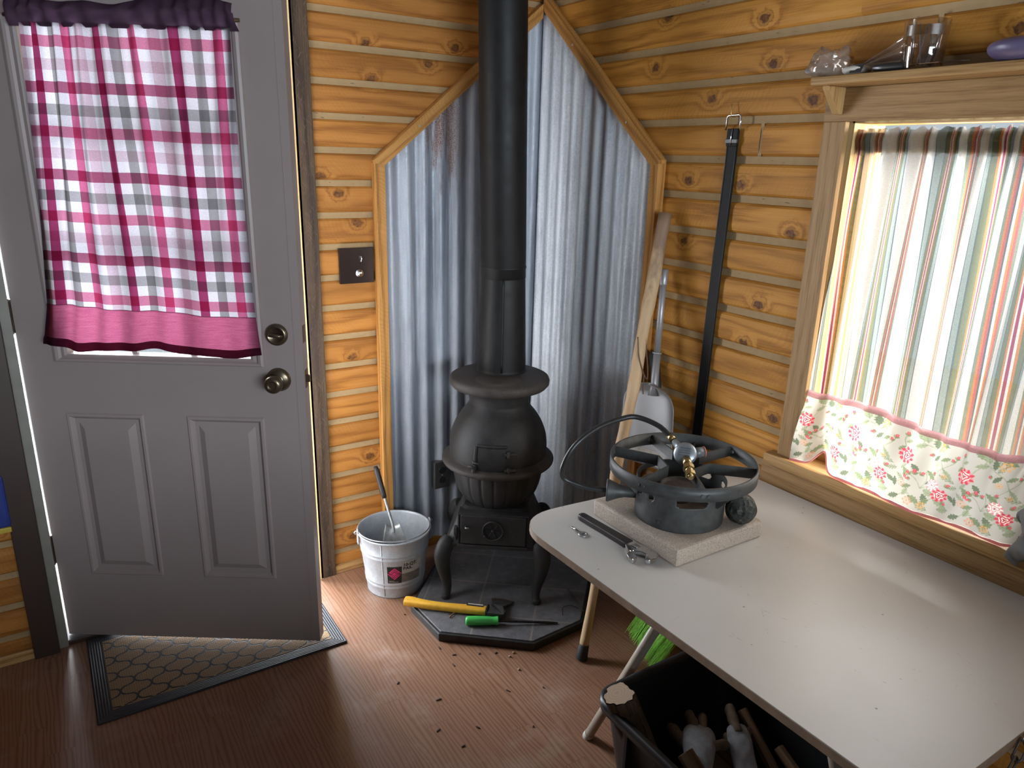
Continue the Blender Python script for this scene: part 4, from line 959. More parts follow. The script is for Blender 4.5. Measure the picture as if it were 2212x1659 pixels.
# ash shovel standing in the pail
sv = thing('ash_shovel', 'steel ash shovel with dark handle standing in the galvanised pail', 'shovel', (-.765, -.235, .03))
H1 = Vector((-.778,-.088,.452)); H0 = Vector((-.764,-.135,.335)); H2 = Vector((-.757,-.190,.242)); B0 = Vector((-.771,-.268,.030))
ax = (H1-H0).normalized()
w = MB(); hpnts = [H0.lerp(H1, k/8) for k in range(9)]; w.tube(hpnts, [.0085,.0105,.0108,.0105,.0108,.0112,.0112,.0105,.0070], 14, sq=(1,.75)); obj('handle', w, m_gripdark, sv)
w = MB(); w.tube(spline([H0.lerp(H1,.06), H0, Vector((-.760,-.160,.290)), H2, H2.lerp(B0,.12)], 6), .0058, 10); obj('shaft', w, m_agedsteel, sv)
bd = (B0-H2).normalized(); bs = Vector((.93,-.36,0)).normalized(); bn = bd.cross(bs).normalized()
def blade(s, t):
    a = (s-.5)*2; wdt = .047*min(1, .55+1.3*t)*(1 if t < .8 else 1-.8*(t-.8)); l = (B0-H2).length
    return H2 + bd*(l*t - .012*a*a) + bs*a*wdt + bn*(-.010*a*a)*(-1)
w = MB(); w.grid(16, 14, blade); o = obj('blade', w, m_agedsteel, sv, fix=False); so = o.modifiers.new('solid', 'SOLIDIFY'); so.thickness = .002
# ------------------------------------------------------------------ hatchet and screwdriver on the hearth
hx = thing('hatchet', 'hatchet with yellow handle lying on the front of the hearth', 'hatchet', (-.69, -.50, HT))
h0 = Vector((-.808,-.399,HT+.0145)); h1 = Vector((-.582,-.601,HT+.0150)); hd = (h1-h0).normalized(); hn = Vector((hd.y,-hd.x,0)); hn = hn if hn.y > 0 else -hn
hl_ = [(0,.004,.019),(.012,.005,.0225),(.035,.003,.0215),(.075,-.002,.0185),(.13,-.004,.0165),(.19,-.003,.0172),(.25,.000,.0192),(.300,.002,.0200)]
P = spline([h0 + hd*a + hn*b for a, b, _ in hl_], 4); R_ = [p.x for p in spline([(r,0,0) for _,_,r in hl_], 4)]
w = MB()
vs = []; N_ = 18
for p, r in zip(P, R_):
    for k in range(N_):
        a = 2*PI*k/N_; ca, sa = math.cos(a), math.sin(a); f = (abs(ca)**3 + abs(sa)**3)**(-1/3)
        vs.append(p + hn*ca*f*r*.92 + Vector((0,0,1))*sa*f*.0135)
M_ = len(P); fs = [(i*N_+k, i*N_+(k+1)%N_, (i+1)*N_+(k+1)%N_, (i+1)*N_+k) for i in range(M_-1) for k in range(N_)] + [tuple(range(N_)), tuple((M_-1)*N_+k for k in range(N_))]
w.add(vs, fs, 0, True); obj('handle', w, m_yellow, hx, bevel=.002)
HB = Matrix(((hd.x, hn.x, 0, h0.x), (hd.y, hn.y, 0, h0.y), (0, 0, 1, HT), (0, 0, 0, 1)))
w = MB(); w.box(.228, .290, .001, .016, .0288, .0293, HB); w2 = obj('label', w, m_ink, hx)
w = MB(); w.box(.232, .286, .009, .0145, .0292, .0296, HB); obj('label_stripe', w, m_labelw, w2)
w = MB(); w.box(.299, .309, -.021, .023, .0008, .0305, HB); obj('collar', w, m_blackpl, hx, bevel=.004)
w = MB(); w.prism([(.308,-.025),(.366,-.026),(.372,-.006),(.360,.012),(.357,.024),(.366,.050),(.3865,.086),(.345,.098),(.302,.094),(.312,.050),(.313,.018),(.308,0)], .004, .027, HB)
for i, v in enumerate(w.v):    # thin the blade towards its edge
    q = HB.inverted() @ Vector(v)
    if q.y > .02: f = max(.10, 1-(q.y-.02)/.066); q.z = .0155 + (q.z-.0155)*f - .0125*(1-f); w.v[i] = tuple(HB @ q)
obj('axe_head', w, m_axe, hx, bevel=.002)
w = MB(); w.prism([(.3865,.0861),(.345,.0981),(.302,.0941),(.305,.080),(.343,.0845),(.379,.074)], .0042, .0082, HB); obj('cutting_edge', w, m_axeb, hx)
sd = thing('screwdriver', 'screwdriver with green handle lying in front of the hatchet', 'screwdriver', (-.6, -.64, HT))
s0 = Vector((-.676,-.613,HT+.0160)); s1 = Vector((-.577,-.671,HT+.0160)); dv = (s1-s0).normalized()
q_ = dv.to_track_quat('Z', 'Y').to_matrix().to_4x4(); q_.translation = s0
LS = (s1-s0).length
w = MB(); fl = lambda a, z: 1 + (.03*math.cos(6*a) if .03 < z < LS-.02 else 0)
w.lathe(interp([(.0001,0),(.0110,.001),(.0150,.006),(.0160,.016),(.0160,.050),(.0148,.078),(.0135,.094),(.0150,.108),(.0158,LS-.002)], 4)+[(.0120,LS),(.0001,LS)], 42, q_, rf=fl); obj('handle', w, m_green, sd)
tip = Vector((-.396,-.772,HT+.0045)); b0_ = s1 - dv*.004
w = MB(); n_ = 12; P = [b0_.lerp(tip, k/n_) for k in range(n_+1)]; w.tube(P, [.0062,.0045]+[.0042]*(n_-5)+[.0046,.0046,.0040,.0022], 10); obj('shaft', w, m_blksteel, sd)
# twigs and splinters on the hearth
def twig(name, pts, r, mat, label, cat='twig', group=None):
    w = MB(); w.tube(spline(pts, 4), r, 6); return tag(obj(name, w, mat), label, cat, group)
z = HT + .003
twig('twig', [(-.236,-.615,z),(-.258,-.690,z+.004),(-.274,-.758,z)], .0022, m_twig, 'straight dry twig on the right side of the hearth')
twig('curled_wire', [(-.352,-.742,z),(-.330,-.712,z+.006),(-.300,-.722,z+.010),(-.282,-.742,z+.002)], .0013, m_blksteel, 'thin curled dark wire on the hearth beyond the screwdriver tip', 'wire')
twig('splinter', [(-.706,-.551,z),(-.680,-.540,z+.003),(-.650,-.535,z)], .0024, plain('splinter_red', (.22,.09,.045), .7), 'reddish wood splinter on the hearth below the hatchet handle', 'splinter')
twig('splinter', [(-.700,-.528,z),(-.672,-.543,z+.001),(-.640,-.562,z)], .0014, m_twig, 'thin brown splinter crossing the reddish one on the hearth', 'splinter')
# wood chips on the floor
random.seed(11)
for i, (x, y) in enumerate([(-.791,-.640),(-.765,-.698),(-.791,-.742),(-.981,-.729),(-.703,-.936),(-.640,-.76),(-.963,-.971),(-.812,-.41),(-.905,-.860),(-.86,-1.02),(-.72,-1.10),(-.60,-.98),(-.69,-.735),(-.93,-1.06)]):
    a = random.uniform(0, PI); l = random.uniform(.004,.009); T = Matrix.Translation((x, y, 0)) @ Matrix.Rotation(a, 4, 'Z')
    w = MB(); w.prism([(-l,-.0016),(l*.7,-.0022),(l,.0004),(l*.4,.0018),(-l*.8,.0012)], 0, .003, T)
    tag(obj('wood_chip', w, m_chipd), 'tiny dark wood chip scattered on the floor before the hearth', 'chip', 'wood chips on the floor')
for x, y in ((-.611,-.800),(-.590,-.790),(-.62,-.87)):
    w = MB(); w.ball((x, y, .003), (.005,.004,.003), 7, 5); tag(obj('crumb', w, m_chipl), 'pale crumb of grit on the floor along the hearth front', 'crumb', 'pale crumbs by the hearth')
# ------------------------------------------------------------------ door mat
w = MB(); w.box(-1.79, -1.045, -.458, -.01, 0, .008)
tag(obj('door_mat', w, m_mat, bevel=.004), 'brown door mat with trellis pattern and black rubber rim under the door', 'mat')
# blue bag on the wall at the far left
bb = thing('blue_bag', 'dark blue bag with a yellow base hanging on the wall left of the door', 'bag', (-2.03, -.03, .46))
w = MB(); w.box(-2.13, -1.9285, -.040, -.0125, .478, .645); obj('bag_body', w, m_blue, bb, bevel=.008)
w = MB(); w.box(-2.13, -1.930, -.039, -.0125, .460, .478); obj('base_strip', w, m_yel2, bb, bevel=.004)
# ------------------------------------------------------------------ folding table
TZ = .700
tb = thing('folding_table', 'worn off-white folding table under the striped window curtain', 'table', (-.42, -1.64, 0))
cor = [(-.055,-1.158,.030),(-.815,-1.098,.135),(-.790,-2.150,.090),(-.038,-2.160,.09)]
def rpoly(cs, n=10):
    out = []
    for i, (x, y, r) in enumerate(cs):
        p = Vector((x, y)); a = Vector(cs[i-1][:2]); b = Vector(cs[(i+1) % len(cs)][:2])
        d0 = (a-p).normalized(); d1 = (b-p).normalized()
        for k in range(n+1):
            t = k/n; q = (p+d0*r)*(1-t)**2 + p*2*t*(1-t) + (p+d1*r)*t*t
            out.append((q.x, q.y))
    return out
TP = rpoly(cor)
def inset(P, d):
    c = Vector((sum(p[0] for p in P)/len(P), sum(p[1] for p in P)/len(P)))
    return [tuple(Vector(p) + (c-Vector(p)).normalized()*d) for p in P]
w = MB(); w.prism(inset(TP, .0015), TZ-.017, TZ); obj('table_top', w, m_table, tb)
w = MB(); n = len(TP); jag = [random.uniform(-.0010, .0006) for _ in TP]
I1 = inset(TP, .003)
vs = [(x, y, TZ-.019) for x, y in TP] + [(x, y, TZ-.0012+jag[i]) for i, (x, y) in enumerate(TP)] + [(x, y, TZ-.0008+jag[i]) for i, (x, y) in enumerate(I1)] + [(x, y, TZ-.019) for x, y in I1]
w.add(vs, [(k*n+i, k*n+(i+1)%n, ((k+1)%4)*n+(i+1)%n, ((k+1)%4)*n+i) for k in range(4) for i in range(n)], 0, False); obj('edge_band', w, m_tedge, tb)
def leg(x, y0, y1):
    w = MB(); w.tube([(x, y1, TZ-.02), (x, y0+(y1-y0)*.02, .012)], .0135, 16); l = obj('leg', w, m_tleg, tb)
    w = MB(); w.tube([(x, y0+(y1-y0)*.03, .020), (x, y0, .0)], [.0145,.0150], 16); obj('foot_glide', w, m_cap, l)
leg(-.607, -1.211, -1.515); leg(-.20, -1.211, -1.515); leg(-.607, -2.11, -1.86); leg(-.20, -2.11, -1.86)
for y, z in ((-1.465,.60),(-1.895,.60)):
    w = MB(); w.tube([(-.607, y, z), (-.20, y, z)], .010, 12); obj('crossbar', w, m_tleg, tb)
for (ya, yb) in ((-1.53, -1.50), (-1.875, -1.845)):
    w = MB(); w.box(-.66, -.15, ya, yb, TZ-.035, TZ-.017); obj('leg_bracket', w, m_tleg, tb)
# chain hanging at the table's near end
ch = thing('metal_chain', 'thin metal chain hanging below the near end of the table', 'chain', (-.55, -2.17, .55))
c0 = Vector((-.475,-2.162,.715)); c1 = Vector((-.66,-2.175,.575)); ld_ = (c1-c0).normalized(); nl = 7
for k in range(nl):
    ct = c0 + (c1-c0)*((k+.5)/nl); s_ = Vector((0,-1,.2)).normalized() if k % 2 else ld_.cross(Vector((0,-1,.2))).normalized()
    hl2 = (c1-c0).length/nl*.62; hw = .0068; P = []
    for q in range(20):
        a = 2*PI*q/20; l_ = math.cos(a); P.append(ct + ld_*(hl2-hw)*(1 if l_ > 0 else -1) + ld_*hw*l_ + s_*hw*math.sin(a))
    w = MB(); w.tube(P, .0018, 8, closed=True); obj('link', w, m_steelplate, ch)
# ------------------------------------------------------------------ paver, burner, ball, wrench, key
PT = TZ + .045
w = MB(); w.box(-.622, -.330, -1.492, -1.190, TZ, PT)
tag(obj('concrete_paver', w, m_paver, bevel=.006), 'square grey concrete paver on the table under the gas burner', 'paver')
BN = Vector((-.487, -1.357, PT)); bu = thing('gas_burner', 'black ring-top gas burner with hose and regulator on the concrete paver', 'burner', BN)
DR, DH = .109, .100; NA, NZ = 264, 40
CAZ = math.atan2(-2.5195-BN.y, -1.7445-BN.x)
def hole(a, z):   # cut-outs of the drum, a relative to the side that faces the room
    for (c, hw) in ((.30,.36),(-1.25,.30),(1.65,.36),(2.75,.36),(-2.2,.36)):
        d = (a-c+PI) % (2*PI) - PI
        e = max(0, abs(d)*DR-(hw*DR-.0095))
        if abs(d) < hw and e*e + (z-.075)**2 < .0095**2: return True
    d = (a+.66+PI) % (2*PI) - PI
    return (d*DR)**2 + (z-.072)**2 < .0098**2
w = MB(); vs = []; 
for k in range(NZ+1):
    for i in range(NA): a = 2*PI*i/NA; vs.append(BN + Vector((DR*math.cos(CAZ+a), DR*math.sin(CAZ+a), DH*k/NZ)))
fs = []
for k in range(NZ):
    for i in range(NA):
        a = 2*PI*(i+.5)/NA; z = DH*(k+.5)/NZ
        if not hole(a, z): fs.append((k*NA+i, k*NA+(i+1)%NA, (k+1)*NA+(i+1)%NA, (k+1)*NA+i))
w.add(vs, fs, 0, True); dr = obj('drum', w, m_burner, bu, fix=False); so = dr.modifiers.new('solid', 'SOLIDIFY'); so.thickness = .003; so.offset = -1
for a in (-.50, -.40):
    w = MB(); p = Vector((math.cos(CAZ+a), math.sin(CAZ+a), 0)); w.tube([BN + p*DR + Vector((0,0,.018)), BN + p*(DR+.0025) + Vector((0,0,.018))], .0042, 12); obj('rivet', w, m_burner, dr)
RZ0, RZ1, RR = .116, .148, .177
w = MB(); w.lathe([(RR-.0045,RZ0),(RR,RZ0),(RR,RZ1),(RR-.0045,RZ1),(RR-.0045,RZ0)], 96, Matrix.Translation(BN), smooth=True); rg = obj('pot_ring', w, m_burner, bu)
bar = lambda mb, P, h, th: [mb.add([*(Vector(a)+Vector((0,0,z)) + s*th for (a, s) in ((A_, S_), (B_, S_), (B_, -S_), (A_, -S_)) for z in (-h/2, h/2))], [(0,1,3,2),(2,3,5,4),(4,5,7,6),(6,7,1,0),(0,2,4,6),(1,3,5,7)]) for A_, B_ in zip(P, P[1:]) for S_ in [((Vector(B_)-Vector(A_)).cross(Vector((0,0,1)))).normalized()]]
for c in (CAZ-1.15, CAZ-1.15+2*PI/3, CAZ-1.15+4*PI/3):
    w = MB(); zc = RZ1-.017
    pt = lambda r, a: BN + Vector((r*math.cos(a), r*math.sin(a), zc))
    bar(w, [pt(RR-.004, c-.62), pt(.060, c-.55), pt(.060, c+.55), pt(RR-.004, c+.62)], .026, .0022); sa = obj('support_arm', w, m_burner, rg)
    for q in (-.62, .62):
        for e in (-.04, .04):
            a = c+q+e; w = MB(); w.tube([pt(RR-.006, a), pt(RR+.0025, a)], .0045, 10); obj('bolt', w, m_bolt if math.cos(a-CAZ) < -.2 else m_burner, sa)
for c in (CAZ+.9, CAZ+.9+2*PI/3, CAZ+.9+4*PI/3):   # brackets between drum and ring
    w = MB(); T = Matrix(((math.cos(c),0,-math.sin(c),BN.x),(math.sin(c),0,math.cos(c),BN.y),(0,1,0,BN.z),(0,0,0,1)))
    for P in ([(.108,.060),(.116,.060),(.150,.100),(.176,.118),(.176,.132),(.150,.118),(.112,.098),(.108,.098)],): w.prism(P, -.002, .002, T)
    obj('ring_bracket', w, m_burner, rg)
w = MB(); T = Matrix.Translation(BN + Vector((.0,.0,.045)))
w.lathe(interp([(.020,-.01),(.034,.0),(.050,.022),(.053,.030),(.048,.033),(.043,.028),(.036,.026),(.0001,.024)], 4), 48, T, rf=lambda a, z: 1+.012*math.cos(24*a)); obj('burner_head', w, m_burnhead, bu)
va = Vector((-.746, .666, 0)).normalized(); v0 = BN + va*.02 + Vector((0,0,.045)); q_ = va.to_track_quat('Z', 'Y').to_matrix().to_4x4(); q_.translation = v0
w = MB(); w.lathe(interp([(.013,0),(.0135,.10),(.0165,.125),(.026,.150),(.0285,.156),(.0280,.160),(.024,.160),(.012,.150)], 4), 32, q_); ven = obj('venturi_tube', w, m_burner, bu)
E_ = v0 + va*.165
hose = [E_ - va*.012, E_ + va*.030, Vector((-.675,-1.188,.797)), Vector((-.706,-1.165,.815)), Vector((-.716,-1.180,.860)), Vector((-.690,-1.190,.910)), Vector((-.628,-1.195,.944)), Vector((-.555,-1.205,.960)), Vector((-.520,-1.222,.962)), Vector((-.490,-1.268,.948)), Vector((-.4815,-1.308,.926))]
w = MB(); w.tube(spline(hose, 8), .0066, 14); hs = obj('gas_hose', w, m_hose, bu)
r0 = Vector((-.4815,-1.308,.926)); rd = (Vector((-.484,-1.345,.913)) - r0).normalized()
w = MB(); w.tube([r0 - rd*.012, r0 + rd*.006], .0088, 14); w.tube([r0 + rd*.006, r0+rd*.014], .0070, 6); obj('crimp_ferrule', w, m_brass, hs)
rc = Vector((-.499,-1.372,.912))        # regulator
rgm = thing if False else None
w = MB(); w.tube([r0 + rd*.012, r0.lerp(rc,.55), rc], [.0085,.0105,.013], 12); 
axd = Vector((.55,.30,.62)).normalized() * -1; axd = Vector((-.62,-.45,.64)).normalized()
q_ = axd.to_track_quat('Z', 'Y').to_matrix().to_4x4(); q_.translation = rc
w.lathe(interp([(.0001,.016),(.014,.0155),(.0255,.010),(.0275,.004),(.0275,-.003),(.024,-.009),(.012,-.016),(.0001,-.016)], 3), 36, q_)
rgl = obj('regulator', w, m_zinc, hs)
for k in range(4):
    w = MB(); w.box(-.013, .013, -.0095+.0060*k, -.0075+.0060*k, .0158, .0164, q_)
    obj('cast_lettering', w, m_cap2, rgl)
cp = Vector((.80,-.30,.05)).normalized()
w = MB(); w.tube([rc + cp*.018, rc + cp*.048], .0125, 20); w2 = obj('vent_cap', w, m_cap2, rgl)
w = MB(); w.tube([rc + cp*.0465, rc + cp*.0495], .0133, 20); obj('red_ring', w, m_rcap, w2)
nd = Vector((-.53,-.78,-.30)).normalized()
w = MB(); w.tube([rc + nd*.018, rc + nd*.044], .0105, 16); w.tube([rc+nd*.044, rc+nd*.056], .0135, 6, smooth=False); w.tube([rc+nd*.056, rc+nd*.066], .0100, 14); w.tube([rc+nd*.066, rc+nd*.078], .0125, 6, smooth=False); w.tube([rc+nd*.078, rc+nd*.086], [.0085,.006], 14); obj('tank_fitting', w, m_brass, rgl)
# ball
w = MB(); w.ball((-.3915,-1.4685,PT+.0378), .0372, 48, 32); 
for i, v in enumerate(w.v):
    p = Vector(v) - Vector((-.3915,-1.4685,PT+.0378)); w.v[i] = tuple(Vector((-.3915,-1.4685,PT+.0378)) + p*(1+.05*mnoise.noise(p*45)+.02*mnoise.noise(p*130)))
tag(obj('stone_ball', w, m_ball), 'dark rough round ball on the paver corner beside the burner drum', 'ball')
# adjustable wrench
wr = thing('adjustable_wrench', 'chrome adjustable wrench with black grip lying on the table by the paver', 'wrench', (-.655, -1.31, TZ))
a0 = Vector((-.663,-1.188,TZ+.0075)); a1 = Vector((-.6515,-1.365,TZ+.0085)); wd_ = (a1-a0).normalized(); ws = Vector((-wd_.y, wd_.x, 0)); ws = ws if ws.x > 0 else -ws
WM = Matrix(((wd_.x, ws.x, 0, a0.x), (wd_.y, ws.y, 0, a0.y), (0, 0, 1, TZ), (0, 0, 0, 1)))
w = MB(); g_ = [(.000,-.006),(.004,-.0105),(.012,-.0120),(.10,-.0125),(.165,-.0138),(.178,-.0140),(.178,.0140),(.165,.0138),(.10,.0125),(.012,.0120),(.004,.0105),(.000,.006)]
w.prism(g_, .0005, .0150, WM); obj('grip', w, m_gripdark, wr, bevel=.004, seg=3)
w = MB(); w.lathe([(.0075,.0148),(.0088,.0156),(.0088,.0160),(.0062,.0160),(.0062,.0148)], 24, WM @ Matrix.Translation((.013,0,0))); gh = obj('hang_hole_rim', w, m_gripdark, wr)
w = MB(); w.prism([(.0055*math.cos(a), .0055*math.sin(a)) for a in np.linspace(0, 2*PI, 20, endpoint=False)], .0150, .0158, WM @ Matrix.Translation((.013,0,0))); obj('hang_hole', w, m_dark, gh)
w = MB(); w.prism([(.172,-.0105),(.186,-.018),(.198,-.026),(.206,-.026),(.208,-.016),(.226,-.006),(.240,-.005),(.246,-.016),(.254,-.026),(.262,-.018),(.264,.000),(.256,.016),(.236,.022),(.205,.021),(.186,.015),(.172,.0105)], .001, .0125, WM); obj('fixed_jaw', w, m_chrome, wr, bevel=.002)
w = MB(); w.prism([(.205,-.028),(.222,-.0275),(.236,-.033),(.240,-.041),(.238,-.050),(.226,-.050),(.211,-.042)], .001, .0135, WM); obj('sliding_jaw', w, m_chrome, wr, bevel=.002)
w = MB(); w.box(.189, .207, -.0075, .0085, .0120, .0130, WM); kn = obj('knurl_slot', w, m_dark, wr)
w = MB()
for k in range(4): w.tube([WM @ Vector((.191+.0045*k, -.006, .0122)), WM @ Vector((.192+.0045*k, .007, .0122))], .0021, 8)
obj('knurl_wheel', w, m_chrome, kn)
ky = thing('tubular_key', 'small steel key with a round pierced bow lying on the table corner', 'key', (-.711, -1.25, TZ))
k0 = Vector((-.7145,-1.222,TZ+.0035)); k1 = Vector((-.7120,-1.253,TZ+.0035)); kd = (k1-k0).normalized()
w = MB(); w.tube([k0, k1], .0028, 10); obj('shank', w, m_chrome, ky)
kc = k1 + kd*.011; kc.z = TZ
w = MB()
NB = 30; 
for r0_, r1_ in ((.0118, .0070),):
    w.lathe([(r0_,.001),(r0_,.0038),(r1_,.0038),(r1_,.001),(r0_,.001)], NB, Matrix.Translation(kc))
for a in (.3, 1.35, 2.4): w.box(-.010, .010, -.0016, .0016, .001, .0035, Matrix.Translation(kc) @ Matrix.Rotation(a, 4, 'Z'))
obj('bow', w, m_agedsteel, ky)
# ------------------------------------------------------------------ things leaning on / hanging from the right wall
bt = thing('belt', 'black leather belt hanging by its buckle from a nail on the log wall', 'belt', (-.02, -.985, .75))
def bx_(mb, y0, y1, z0, z1, x0, x1): mb.box(x0, x1, y0, y1, z0, z1)
w = MB(); X0, X1 = -.0225, -.0185
cl = [(-.9905,1.676),(-.9895,1.60),(-.9865,1.45),(-.9830,1.30),(-.9800,1.15),(-.9765,1.00),(-.9735,.85),(-.9720,.725),(-.9715,.70),(-.9715,.688)]
hw = [.0198]*8 + [.0150,.004]
vs = []
for (y, z), h in zip(cl, hw):
    xb = .0015*math.sin(z*9)
    vs += [(X0+xb, y+h, z), (X0+xb, y-h, z), (X1+xb, y-h, z), (X1+xb, y+h, z)]
fs = [(i*4+k, i*4+(k+1)%4, i*4+4+(k+1)%4, i*4+4+k) for i in range(len(cl)-1) for k in range(4)] + [(0,1,2,3), tuple(len(cl)*4-4+k for k in range(4))]
w.add(vs, fs); stp = obj('strap', w, m_leather, bt, bevel=.0008)
w = MB()
for s in (.0165, -.0165): w.tube([Vector((X0-.0006, y+s*(h/.0198), z)) for (y, z), h in zip(cl[:8], hw[:8])], .0007, 5)
obj('stitching', w, m_leathb, stp)
w = MB(); w.box(X0-.004, X1, -1.010, -.971, 1.632, 1.680); obj('folded_end', w, m_leather, bt, bevel=.0015)
w = MB(); w.box(X0-.0055, X1, -1.0125, -.9675, 1.640, 1.652); obj('keeper_loop', w, m_leathb, bt, bevel=.0015)
w = MB(); w.tube([(X0-.003,-.965,1.676),(X0-.003,-.9665,1.712),(X0-.003,-.972,1.7155),(X0-.003,-1.010,1.7165),(X0-.003,-1.0155,1.712),(X0-.003,-1.0165,1.676)], .0027, 8); obj('buckle_frame', w, m_chrome, bt)
w = MB(); w.tube([(X0-.0055,-.9915,1.678),(X0-.0065,-.990,1.655),(X0-.0055,-.989,1.636)], .0018, 8); obj('buckle_prong', w, m_chrome, bt)
w = MB(); w.tube(spline([(-.008,-.979,1.712),(-.022,-.9795,1.7125),(-.0265,-.980,1.716),(-.0275,-.9795,1.730),(-.026,-.978,1.741),(-.024,-.976,1.746)], 4), .0011, 8)
tag(obj('bent_nail', w, m_brass), 'thin bent nail in the log wall holding the belt buckle', 'nail')
# walking stick
ws_ = thing('walking_stick', 'peeled wooden walking stick with black rubber tip leaning against the wall', 'stick', (-.415, -.932, 0))
f0 = Vector((-.416,-.934,.0)); f1 = Vector((-.052,-.776,1.428))
n = 40; P = []; R_ = []
for k in range(n+1):
    t = k/n; p = f0.lerp(f1, t) + Vector((.006*math.sin(t*9)+.004*math.sin(t*23), .006*math.sin(t*7+1), 0))*math.sin(PI*t)
    P.append(p); r = .0142+.0072*t + .0012*math.sin(t*31)
    for kt in (.30,.37,.43,.55,.62,.80): r += .0022*math.exp(-((t-kt)/.008)**2)
    R_.append(r)
w = MB((0,0,1)); w.tube(P[1:], R_[1:], 18); obj('shaft', w, m_stick, ws_)
sd_ = (f1-f0).normalized()
w = MB(); w.tube([f0 + Vector((0,0,.002)), f0 + sd_*.006, f0 + sd_*.052, f0 + sd_*.055], [.0185,.0195,.0175,.0160], 20); obj('rubber_tip', w, m_rubber, ws_)
pc = f0 + sd_*(1.03)
w = MB(); w.tube(spline([pc + Vector((-.018,-.008,.06)), pc + Vector((-.018,-.020,.0)), pc + Vector((-.006,-.034,-.055)), pc + Vector((.010,-.036,-.075)), pc + Vector((.016,-.026,-.035)), pc + Vector((.012,-.012,.05))], 5), .0022, 6); w.tube(spline([pc + Vector((-.004,-.035,-.06)), pc + Vector((-.006,-.038,-.10)), pc + Vector((-.002,-.036,-.125))], 4), .002, 6); obj('wrist_cord', w, m_cord, ws_)
# aluminium snow shovel
sn = thing('snow_shovel', 'aluminium snow shovel with tubular handle leaning against the wall behind the walking stick', 'shovel', (-.06, -.83, .58))
A_ = Vector((-.046,-.787,1.250)); B_ = Vector((-.086,-.8265,.872))
sd2 = (B_-A_).normalized(); ss = Vector((0,-1,0)); ss = (ss - sd2*ss.dot(sd2)).normalized(); sn_ = ss.cross(sd2); sn_ = sn_ if sn_.x < 0 else -sn_
w = MB(); w.tube([A_, A_.lerp(B_,.72)], .0105, 18); obj('handle_tube', w, m_alu, sn)
w = MB(); w.tube([A_.lerp(B_,.70), A_.lerp(B_,.715)], .0150, 18); w.tube([A_.lerp(B_,.715), B_, B_+sd2*.03], [.0128,.0132,.020], 18, sq=(1,.9)); obj('socket', w, m_alu, sn)
w = MB(); w.tube([A_ - sd2*.004, A_, A_ + sd2*.045, A_ + sd2*.05], [.008,.0135,.0135,.0115], 14); obj('grip', w, m_alu, sn)
def scoop(s, t):
    a = (s-.5)*2; L = .285
    wdt = .118*min(1, (1-(1-min(1, t/.30))**2.4)**.5 if t < .30 else 1) + .006*t
    wdt = max(wdt, .018)
    lip = .026*abs(a)**6*(1-.5*t) + .016*max(0, 1-t/.12)
    return B_ + sd2*(L*t - .012) + ss*a*wdt + sn_*(lip - .006 + .006*a*a)
w = MB(); w.grid(40, 30, scoop); bl_ = obj('scoop_blade', w, m_alu, sn, fix=False); so = bl_.modifiers.new('solid', 'SOLIDIFY'); so.thickness = .0022
w = MB(); w.grid(8, 4, lambda s, t: scoop(.25+.5*s, .80+.16*t) + sn_*.003); stk = obj('sticker', w, m_labelw, bl_, fix=False)
w = MB(); w.grid(8, 3, lambda s, t: scoop(.25+.32*s, .89+.07*t) + sn_*.004); obj('sticker_green', w, plain('sticker_green', (.30,.42,.08), .6), stk, fix=False)
# broom under the table with its handle up behind the stick
bm_ = thing('broom', 'angled broom with bright green bristles standing behind the table leg', 'broom', (-.17, -1.0, 0))
hA, hB = Vector((-.090,-.925,.175)), Vector((-.165,-1.120,.125))
random.seed(5); w = MB()
T0, T1 = Vector((-.165,-.905,.008)), Vector((-.245,-1.105,.008))
for i in range(520):
    t = random.random(); d = random.uniform(-.012,.012)
    a = hA.lerp(hB, t) + Vector((d, 0, -.02)); b = T0.lerp(T1, t) + Vector((d*2.2+random.uniform(-.01,.01), random.uniform(-.012,.012), random.uniform(0,.012)))
    m = a.lerp(b, .55) + Vector((random.uniform(-.003,.003), random.uniform(-.003,.003), .004)); r = .0009
    w.tube([a, m, b], [r*1.1, r, r*.8], 4, cap=False)
o = obj('bristles', w, m_broom, bm_)
w = MB(); ua = (hB-hA).normalized(); Mh = Matrix(((ua.x, 0, .0, hA.x), (ua.y, 0, 0, hA.y), (ua.z, 0, 0, hA.z), (0,0,0,1)))
dn = ((T0-hA).normalized()); sx_ = ua.cross(dn).normalized()
Mh = Matrix(((ua.x, sx_.x, -dn.x, hA.x), (ua.y, sx_.y, -dn.y, hA.y), (ua.z, sx_.z, -dn.z, hA.z), (0,0,0,1)))
Lh = (hB-hA).length
w.prism([(-.012,-.02),(Lh+.012,-.02),(Lh*.70,.055),(Lh*.45,.085),(Lh*.33,.085),(Lh*.15,.045)], -.017, .017, Mh @ Matrix(((1,0,0,0),(0,0,1,0),(0,1,0,0),(0,0,0,1)))); obj('broom_head', w, m_broomh, bm_, bevel=.006)
hs0 = Mh @ Vector((Lh*.39, 0, .075)); hs1 = Vector((-.034,-.757,.965))
w = MB(); w.tube([hs0, hs1], .0115, 14); obj('broom_handle', w, m_broomh, bm_)
w = MB(); d_ = (hs1-hs0).normalized(); w.tube([hs1 - d_*.13, hs1 - d_*.11, hs1 - d_*.05, hs1 - d_*.01, hs1 + d_*.004], [.0135,.0165,.0175,.0185,.012], 14); obj('hand_grip', w, m_rubber, bm_)
